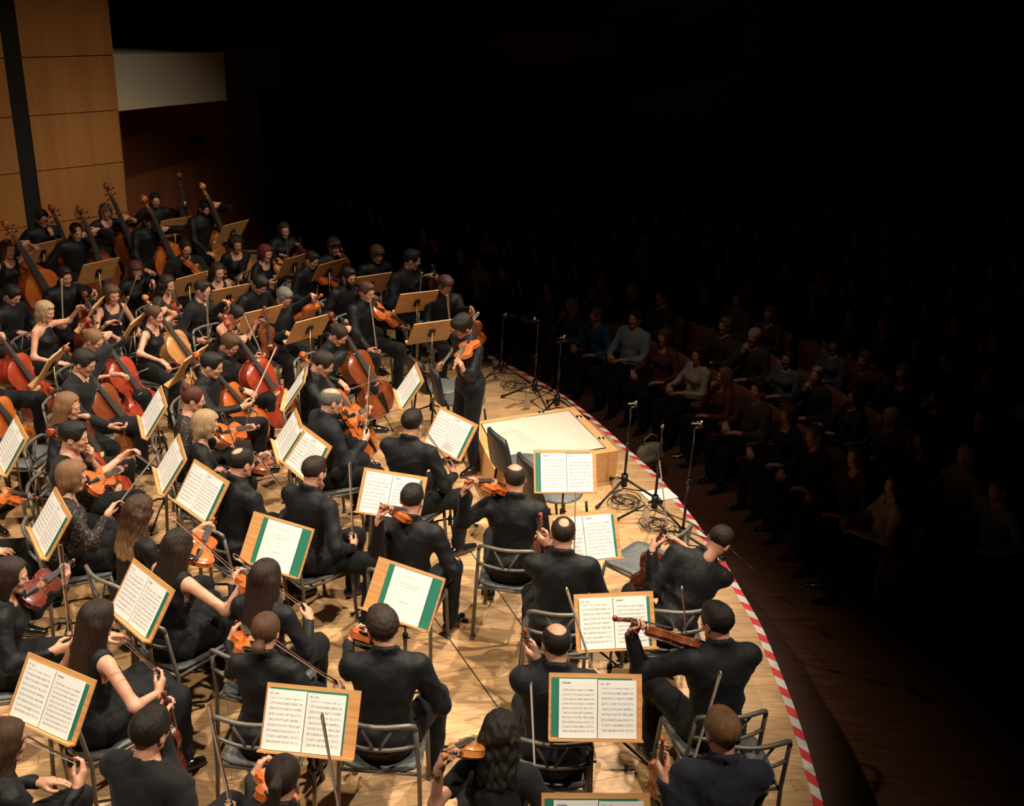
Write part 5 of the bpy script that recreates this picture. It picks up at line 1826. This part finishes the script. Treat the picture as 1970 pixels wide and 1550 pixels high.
PL('bowed curly haired violist', 'seated man with dark curls bowing his head behind the desks', (500, 548), 122, lean=14, hpitch=34, hair='curlyshort', hc='black')
PL('red haired violist', 'seated woman with a red bob playing an amber viola', (511, 487), 112, f=True, hair='bob', hc='red', outfit='tee', cloth='shirt', inst='viola', col='amber', A=(527, 508), B=(600, 540), lh=(585, 533), frog=(530, 545), tip=(560, 470), zh=(.2, .7, .7))
PL('dark haired player in the far corner', 'seated woman with long dark hair at the far back corner by the audience', (547, 443), 150, f=True, hair='long', hc='dark', inst='violin', col='dark', mode='upright', A=(582, 515), B=(576, 455), lh=(583, 482), tip=(551, 452), frog=(555, 500), bowcol='light')
PL('smiling player with an afro', 'seated smiling woman with a curly afro and sheer sleeves', (455, 470), 145, f=True, hair='afro', hc='black', outfit='lacetop', cloth='shirt', inst='viola', col='dark', mode='upright', A=(455, 600), B=(452, 532), skin=2)
PL('dark haired violist behind the wooden desk', 'seated woman with shoulder length dark hair and low neckline', (419, 523), 130, f=True, hair='shoulder', hc='dark', outfit='sleeveless')
PL('smiling bearded violist', 'seated smiling man with glasses and goatee, orange viola at his shoulder', (357, 478), 142, hair='crop', hc='dark', glasses=True, beard='goatee', outfit='jumper', inst='viola', col='orange', A=(366, 505), B=(402, 545), zh=(-.2, .9, .3))
PL('curly haired violist with a red viola', 'seated woman with dark curls and a red viola under her chin', (322, 548), 108, f=True, hair='longcurly', hc='dark', outfit='lacetop', inst='viola', col='red', A=(330, 580), B=(358, 620), tip=(333, 548), frog=(346, 625), zh=(.1, .7, .6))
PL('auburn woman in glasses', 'seated woman with auburn fringe and glasses holding a bow upright', (262, 520), 142, f=True, hair='bobfringe', hc='auburn', glasses=True, inst='viola', col='dark', mode='upright', A=(300, 600), B=(290, 540), tip=(263, 532), frog=(238, 600), bowcol='light')
PL('bare armed woman with a brown bob', 'seated woman with a brown bob and sleeveless lace top holding a bow', (216, 567), 128, f=True, hair='bob', hc='brown', outfit='sleeveless', tip=(246, 572), frog=(229, 622), bowcol='light')
PL('greying man in front of the double basses', 'seated middle aged man with greying dark hair in front of the double basses', (125, 532), 132, hair='short', hc='dark', inst='viola', col='brown', mode='upright', A=(168, 630), B=(182, 560), lh=(173, 565), tip=(119, 538), frog=(122, 632), bowcol='light')
PL('crop haired violist in profile', 'seated man in profile with cropped hair and glasses, bow upright', (390, 558), 104, hair='crop', hc='dark', glasses=True, outfit='jumper', inst='viola', col='red', mode='upright', A=(428, 640), B=(446, 575), lh=(443, 592), tip=(398, 562), frog=(402, 660), bowcol='light')
PL('bowed woman with a black bun', 'seated woman with a black bun and bare shoulders bending over her viola', (456, 606), 122, f=True, lean=26, hpitch=32, hair='bun', hc='black', outfit='strap', inst='viola', col='brown', mode='upright', A=(518, 690), B=(507, 588), lh=(513, 620), tip=(472, 605), frog=(508, 688))
# double basses
bs = dict(stand=True, chair=False, scale=.92)
PL('bassist with long hair at the left', 'standing woman with long brown hair beside an orange double bass, far left', (16, 480), 118, f=True, hair='long', hc='brown', outfit='sleeveless', inst='bass', col='orange', B=(-2, 428), A=(125, 650), **bs)
PL('smiling bassist in glasses', 'standing young man in glasses with hand at his chin behind a music desk', (81, 420), 128, hair='short', hc='black', glasses=True, inst='bass', col='brown', B=(90, 388), A=(150, 580), lefthand='chin', **bs)
PL('balding bassist', 'standing balding man leaning over a brown double bass', (147, 446), 132, lean=12, hpitch=18, hair='receding', hc='black', inst='bass', col='brown', B=(145, 394), A=(222, 620), **bs)
PL('fair haired bassist', 'standing woman with a fair fringe and scooped neckline with a double bass', (204, 407), 132, f=True, hair='bobfringe', hc='light', outfit='tee', cloth='shirt', inst='bass', col='brown', B=(199, 371), A=(282, 580), lh=(232, 425), **bs)
PL('bassist looking down by the red wall', 'standing dark haired man looking down at an orange double bass', (288, 422), 128, hpitch=24, hair='short', hc='black', inst='bass', col='orange', B=(268, 383), A=(362, 600), lh=(315, 440), rh=(290, 525), **bs)
PL('bassist in front of the red wall', 'standing man in glasses and goatee against the dark red wall', (298, 385), 145, hair='crop', hc='black', glasses=True, beard='goatee', inst='bass', col='dark', B=(341, 325), A=(352, 520), lh=(350, 398), **bs)
PL('bearded bassist', 'standing bearded man with bowed head and amber double bass', (394, 400), 128, hpitch=24, hair='short', hc='black', beard='beard', inst='bass', col='amber', B=(380, 349), A=(462, 560), rh=(410, 492), **bs)

_B = PLACED
for i in range(len(_B)):
    for j in range(i):
        dd = np.linalg.norm(_B[i][1] - _B[j][1])
        if dd < .50: print('CLOSE %.2f' % dd, _B[i][0], '|', _B[j][0], np.round(_B[i][1], 2), np.round(_B[j][1], 2))
# ------------------------------------------------------------------ music desks (corners in reader order: top left, top right, bottom right, bottom left)
st = stand
st([(1028, 868), (1145, 868), (1150, 945), (1025, 948)], 2, 'in front of the podium corner', 'open_left')
st([(1056, 990), (1183, 985), (1197, 1070), None], 0, 'half hidden by the head with a bald spot', 'open_right')
st([(1108, 1148), (1255, 1138), (1262, 1243), (1106, 1252)], -4, 'crossed by the raised brown violin', 'open_right')
st([(1055, 1298), (1237, 1298), (1240, 1422), (1048, 1420)], 2, 'showing a green folder on its left, lower right', 'open_left')
st([(1040, 1525), (1252, 1525), None, None], 2, 'cut off by the bottom edge', 'open_left')
st([(500, 1318) if 0 else (520, 1318), (692, 1332), (682, 1457), (497, 1440)], 6, 'largest in the lower left half', 'wide')
st([(56, 1264), (173, 1308), (148, 1428), (22, 1375)], 22, 'beside the long haired woman at the lower left', 'open_right')
st([(737, 1078), (846, 1110), (828, 1212), (700, 1172)], 18, 'with a title page, behind the curly cropped head', 'title')
st([(490, 990), (597, 1018), (578, 1110), (465, 1075)], 18, 'with a nearly blank title page', 'title')
st([(705, 903), (818, 915), None, (685, 985)], 8, 'half hidden by the centre violinist', 'open_right')
st([(848, 787), (912, 812), (887, 880), (822, 860)], 28, 'between the soloist and the seated man', 'open_right')
st([(261, 1082), (328, 1130), (290, 1227), (217, 1180)], 42, 'between two long haired women, left', 'open_right')
st([(373, 893), (433, 928), (408, 1000), (343, 963)], 42, 'beside the thinning haired violinist', 'open_right')
st([(580, 822), (636, 852), None, (550, 890)], 42, 'right one of the two touching desks', 'open_right')
st([(568, 787), (578, 822), (548, 882), (535, 873)], 66, 'left one of the two touching desks', 'open_right')
st([(108, 945), (133, 995), (95, 1070), (62, 1018)], 58, 'beside the lace topped woman at the left', 'open_right')
st([(343, 835), (345, 865), (322, 942), (312, 938)], 78, 'seen nearly edge on beside the blond woman', 'open_right')
st([(48, 793), (52, 806), (5, 925), (-15, 905)], 70, 'seen nearly edge on at the left edge', 'open_right')
st([(313, 748), (317, 768), (284, 835), (274, 825)], 78, 'seen nearly edge on right of the red cello', 'open_right')
st([(806, 703), (810, 712), (778, 782), (762, 778)], 72, 'seen nearly edge on left of the soloist', 'open_right')
# backs of desks seen from behind
st([(870, 608), (797, 624), (785, 666), (866, 654)], 160, 'turned away, nearest the soloist', 'open_right')
st([(840, 554), (768, 569), (761, 606), (834, 593)], 160, 'turned away, before the stout man', 'open_right')
st([(745, 525), (684, 533), (680, 570), (740, 560)], 160, 'turned away, behind the bearded violist', 'open_right')
st([(635, 598), (567, 617), (552, 665), (620, 648)], 152, 'turned away, left of the pinned haired cellist', 'open_right')
st([(655, 502), (612, 510), (606, 540), (650, 535)], 155, 'turned away, dim, near the fringe haired man', 'open_right')
st([(588, 488), (545, 497), (540, 532), (585, 525)], 155, 'turned away, right of the red haired woman', 'open_right')
st([(535, 590), (470, 601), (462, 640), (528, 628)], 150, 'seen from the back, under the bowed curly man', 'open_right')
st([(473, 543), (407, 560), (402, 598), (470, 585)], 155, 'dark and turned away, below the afro haired woman', 'open_right')
st([(390, 521), (335, 537), (333, 575), (386, 562)], 155, 'seen from the back, below the smiling goateed man', 'open_right')
st([(476, 421), (430, 435), (415, 470), (462, 458)], 150, 'seen from the back, right of the bearded bassist', 'open_right', h0=1.14)
st([(362, 415), (308, 427), (305, 460), (358, 450)], 155, 'dark and turned away, before the red wall', 'open_right', h0=1.14)
st([(225, 500), (160, 515), (150, 545), (216, 530)], 155, 'seen from the back, in front of the balding bassist', 'open_right', h0=1.14)
st([(115, 461), (52, 477), (50, 508), (106, 497)], 155, 'seen from the back, in front of the smiling bassist', 'open_right', h0=1.14)
st([(192, 578), (172, 590), (160, 628), (183, 622)], 120, 'turned aside, left of the bare armed woman', 'open_right')
st([(275, 607), (243, 622), (233, 660), (262, 652)], 122, 'turned aside, right of the bare armed woman', 'open_right')
st([(127, 663), (95, 690), (62, 740), (108, 718)], 118, 'with a pale green edged part, by the blond cellist', 'open_right')
st([(402, 665), (355, 695), (322, 742), (368, 715)], 118, 'beside the cellist with raised elbow', 'open_right')
st([(600, 705), (590, 715), (540, 785), (552, 780)], 88, 'edge on, left of the cellist looking down', 'open_right')

# ------------------------------------------------------------------ empty chairs
def free_chair(proto, px, yaw, lab, h=.45):
    Mc = np.eye(4); Mc[:3, :3] = crot(yaw); g = at(px[0], px[1], h); g[2] = 0; Mc[:3, 3] = g
    instance(proto, Mc, lab, 'chair', 'empty chairs on the stage')


free_chair(SHELL, (1012, 892), 62, 'empty black padded chair in front of the podium')
free_chair(SHELL, (1072, 944), 64, 'empty black padded chair partly hidden by the podium side desk')
free_chair(SHELL, (848, 742), 60, 'empty grey padded chair left of the soloist')
free_chair(SHELL, (893, 768), 75, 'empty padded chair directly behind the soloist')
free_chair(CHAIR, (1402, 1465), -10, 'empty dark steel chair behind the sandy haired man')
free_chair(CHAIR, (1235, 1080), -48, 'empty dark steel chair left of the leaning violinist')
free_chair(CHAIR, (40, 880), 85, 'empty dark steel chair at the left edge with angular back')
# ------------------------------------------------------------------ the audience
def cloth_col(name, c): return mat(name, c, .85, bump=(9, .4, S1))


AC = [cloth_col('cloth_charcoal', (.018, .018, .022)), cloth_col('cloth_navy', (.015, .02, .05)), cloth_col('cloth_brown', (.06, .032, .02)), cloth_col('cloth_black', (.012, .012, .014)),
      cloth_col('cloth_maroon', (.12, .02, .022)), cloth_col('cloth_cream', (.42, .37, .25)), cloth_col('cloth_blue', (.02, .10, .20)), cloth_col('cloth_lightblue', (.24, .30, .36)), cloth_col('cloth_grey', (.10, .10, .10))]
M['seatwood'] = mat('auditorium_seat_wood', (.20, .07, .035), .5)
M['seatcloth'] = mat('auditorium_seat_cloth', (.05, .012, .012), .9)


def seat_proto():
    root = empty('auditorium_seat')
    b = MB(); b.box((0, .05, .42), (.48, .44, .07)); b.build('cushion', M['seatcloth'], root)
    b = MB(); V = []; F = []
    for s_ in (0, -.035):
        for j in range(4):
            for i in range(5):
                u = -1 + i / 2; V.append((u * .25, -.20 - .05 * j / 3 - .03 * (1 - u * u) + s_ - .035 * 0, .40 + .17 * j - .02 * u * u * (j == 3)))
    for j in range(3):
        for i in range(4):
            a = j * 5 + i; F.append((a, a + 5, a + 6, a + 1)); a += 20; F.append((a, a + 1, a + 6, a + 5))
    bd = list(range(5)) + [9, 14, 19, 18, 17, 16, 15, 10, 5]
    for q in range(len(bd)): a, c = bd[q], bd[(q + 1) % len(bd)]; F.append((a, c, c + 20, a + 20))
    b.add(V, F, True); b.build('backrest', M['seatwood'], root)
    for sx in (-1, 1):
        b = MB(); b.box((sx * .27, .02, .62), (.05, .40, .035)); b.box((sx * .27, -.02, .31), (.035, .30, .62)); b.build('armrest', M['seatwood'], root)
    return root


SEAT = seat_proto()
SEAT.rotation_mode = 'QUATERNION'
templates = []


def spectator(i):
    fem = i % 2 == 1
    p = Pose(female=fem, lean=(-6, -4, 2, -8, 6, 0)[i], hyaw=(0, 12, -14, 6, -5, 18)[i], hpitch=(4, 8, 2, 12, 6, 4)[i], wide=.12)
    mode = i % 3
    H = [dict(at=A3(-.05 if mode != 1 else -.16, .30, .72 if mode == 0 else .67), palm=A3(0, 0, -1), pose='flat', fdir=A3(.8, .6, -.1)),
         dict(at=A3(.05 if mode != 1 else .16, .33, .74 if mode == 0 else .67), palm=A3(0, 0, -1), pose='flat', fdir=A3(-.8, .6, -.1))]
    if mode == 2: H[1] = dict(at=p.head + p.H @ A3(.03, .11, -.10), pose='fist', fdir=p.H @ A3(-.3, .1, 1), palm=p.H @ A3(-.2, -1, 0), hint=A3(.5, .3, -1))
    look = dict(hair=('short', 'bob', 'balding', 'long', 'crop', 'shoulder')[i], haircol=('dark', 'brown', 'grey', 'dark', 'grey', 'light')[i], outfit='jumper', skin=1, cloth='greycloth', glasses=False, brow=True)
    return make_person((0, 0, -30), 0, p, None, look, H, None, .024, 50 + i, lowres=True)


ORD = 'first second third fourth fifth sixth seventh eighth ninth tenth eleventh twelfth thirteenth fourteenth fifteenth sixteenth seventeenth'.split()
CN = ['charcoal', 'navy', 'brown', 'black', 'maroon', 'cream', 'blue', 'pale blue', 'grey']
# rows of seats follow the stage edge; positions in metres
aud = []
yy = np.arange(3.0, 27.0, .02)
r = random.Random(11)
for row in range(17):
    off = (1.9 if row else 1.75) + .92 * row
    prev = None
    for y in yy:
        # offset curve of the stage edge
        e = .3
        t = nrm(A3(EDGEX(min(y, 20) + e) - EDGEX(min(y, 20) - e), 2 * e, 0)); n_ = A3(t[1], -t[0], 0)
        q = A3(EDGEX(y), y, 0) + n_ * off
        if prev is None or np.linalg.norm(q - prev) > .60:
            prev = q + 0
            z = SF + max(0, row - 2) * .085 + max(0, row - 9) * .05
            px = project(q + A3(0, 0, z + 1.2))
            if px[0] < 520 or px[0] > 2010 or px[1] > 1640 or px[1] < 180: continue
            if row == 0 and y < 7.6: continue
            if row == 1 and y < 6.4: continue
            if row == 2 and y < 5.6: continue
            if math.hypot(q[0], q[1]) > 27: continue
            aud.append((row, q, z, math.degrees(math.atan2(-n_[0], -n_[1])), px))
aud.sort(key=lambda a: math.hypot(a[1][0], a[1][1]))
taken = []
named = {  # pixel of the head -> look
    (1180, 690): (0, 7, 'pale shirted man with hand at chin, front row of the audience'),
    (1178, 520): (2, 5, 'bald man in a cream jumper in the middle of the dim audience'),
    (1355, 665): (3, 5, 'dark haired woman in a cream top in the audience'),
    (1110, 655): (4, 6, 'audience member in a blue jumper behind the microphone stand'),
    (1085, 495): (5, 4, 'woman in a maroon top leaning on her hand in the audience'),
    (1240, 720): (1, 4, 'woman beside the pale shirted man in the front of the audience'),
    (1375, 790): (5, 4, 'woman with a red scarf in the audience near the stage edge'),
    (1420, 800): (0, 2, 'man in a brown jacket beside the red scarfed woman'),
    (1466, 885): (1, 3, 'round faced woman in black in the audience right of the stage'),
    (1508, 890): (4, 3, 'man in black beside the round faced woman'),
    (1865, 990): (4, 7, 'man in a pale blue jumper at the right in the dark'),
    (930, 570): (0, 3, 'dark haired man leaning forward just behind the soloist'),
    (1020, 610): (3, 8, 'fair haired woman in a striped top behind the microphone stands'),
    (950, 530): (1, 5, 'woman in a cream blouse in the audience above the soloist'),
    (1565, 945): (1, 2, 'woman leaning back with her hand at her cheek in the audience'),
    (1840, 1440): (3, 5, 'woman in a pale blouse at the lower right in the dark')}
cand = list(range(len(aud)))
assign = {}
for k_, v in named.items():
    j = min((c for c in cand if c not in assign), key=lambda c: math.hypot(aud[c][4][0] - k_[0], aud[c][4][1] - k_[1]))
    assign[j] = v
aud_n = 0
for j, (row, q, z, yw, px) in enumerate(aud):
    Ms = np.eye(4); Ms[:3, :3] = crot(yw); Ms[:3, 3] = (q[0], q[1], z)
    if aud_n >= 290 and j not in assign: continue
    aud_n += 1
    instance(SEAT, Ms, 'dark wooden auditorium seat in the %s row of the unlit stalls' % ORD[row], 'auditorium seat', 'seats in the %s row of the stalls' % ORD[row])
    if j not in assign and r.random() < .07: continue
    if j in assign: ti, ci, lab = assign[j]
    else:
        ti, ci = r.randrange(6), r.choice([0, 0, 1, 2, 3, 3, 3, 4, 8, 8, 2, 5 if r.random() < .5 else 3, 6 if r.random() < .3 else 1])
    hc_ = r.choice(['dark', 'brown', 'grey', 'black', 'light', 'white'])
    if j not in assign:
        lab = 'dim %s with %s hair in %s, %s row of the stalls' % (('man', 'woman')[ti % 2], ('short', 'bobbed', 'receding', 'long', 'cropped', 'shoulder length')[ti] + ' ' + {'light': 'fair'}.get(hc_, hc_), CN[ci], ORD[row])
    if len(templates) < 6:
        while len(templates) < 6: 
            t_ = spectator(len(templates)); index_children(t_); templates.append(t_)
    src = templates[ti]
    o = copy_tree(src)
    Mp = Ms.copy(); Mp[:3, :3] = crot(yw + r.uniform(-14, 14)) @ np.diag([1, 1, 1]) * r.uniform(.95, 1.05); Mp[:3, 3] = (q[0], q[1], z - .03)
    Mp[:3, :3] = Mp[:3, :3]
    o.matrix_world = Matrix(Mp.tolist())
    if 'group' in o: del o['group']
    tag(o, lab, 'person', None if j in assign else 'audience in the dark stalls')
    for c in o.children:
        nm = c.name.split('.')[0]
        if nm == 'top': c.material_slots[0].link = 'OBJECT'; c.material_slots[0].material = AC[ci]
        if nm == 'hair' and j not in assign:
            c.material_slots[0].link = 'OBJECT'; c.material_slots[0].material = HM[hc_]
print('audience', aud_n)
for t_ in templates:
    for c in list(t_.children): bpy.data.objects.remove(c)
    bpy.data.objects.remove(t_)

# a pale bag in the front row
g = at(1250, 866, -.30)
M['canvas'] = mat('cream_canvas', (.26, .23, .16), .9, bump=(20, .5, S1))
o = empty('handbag', (g[0], g[1], g[2] - .12), .6, 'cream handbag held in the front row of the audience near the podium', 'bag')
put('bag_body', surface([('e', A3(0, 0, .10), (.19, .08, .12), None), ('e', A3(0, 0, .04), (.20, .10, .07), None)], .014, .03, None, folds(9, .008)), M['canvas'], o)
b = MB(); b.tube([(-.11, 0, .18), (-.08, 0, .28), (0, 0, .32), (.08, 0, .28), (.11, 0, .18)], .009, 6); b.build('handle', M['canvas'], o)
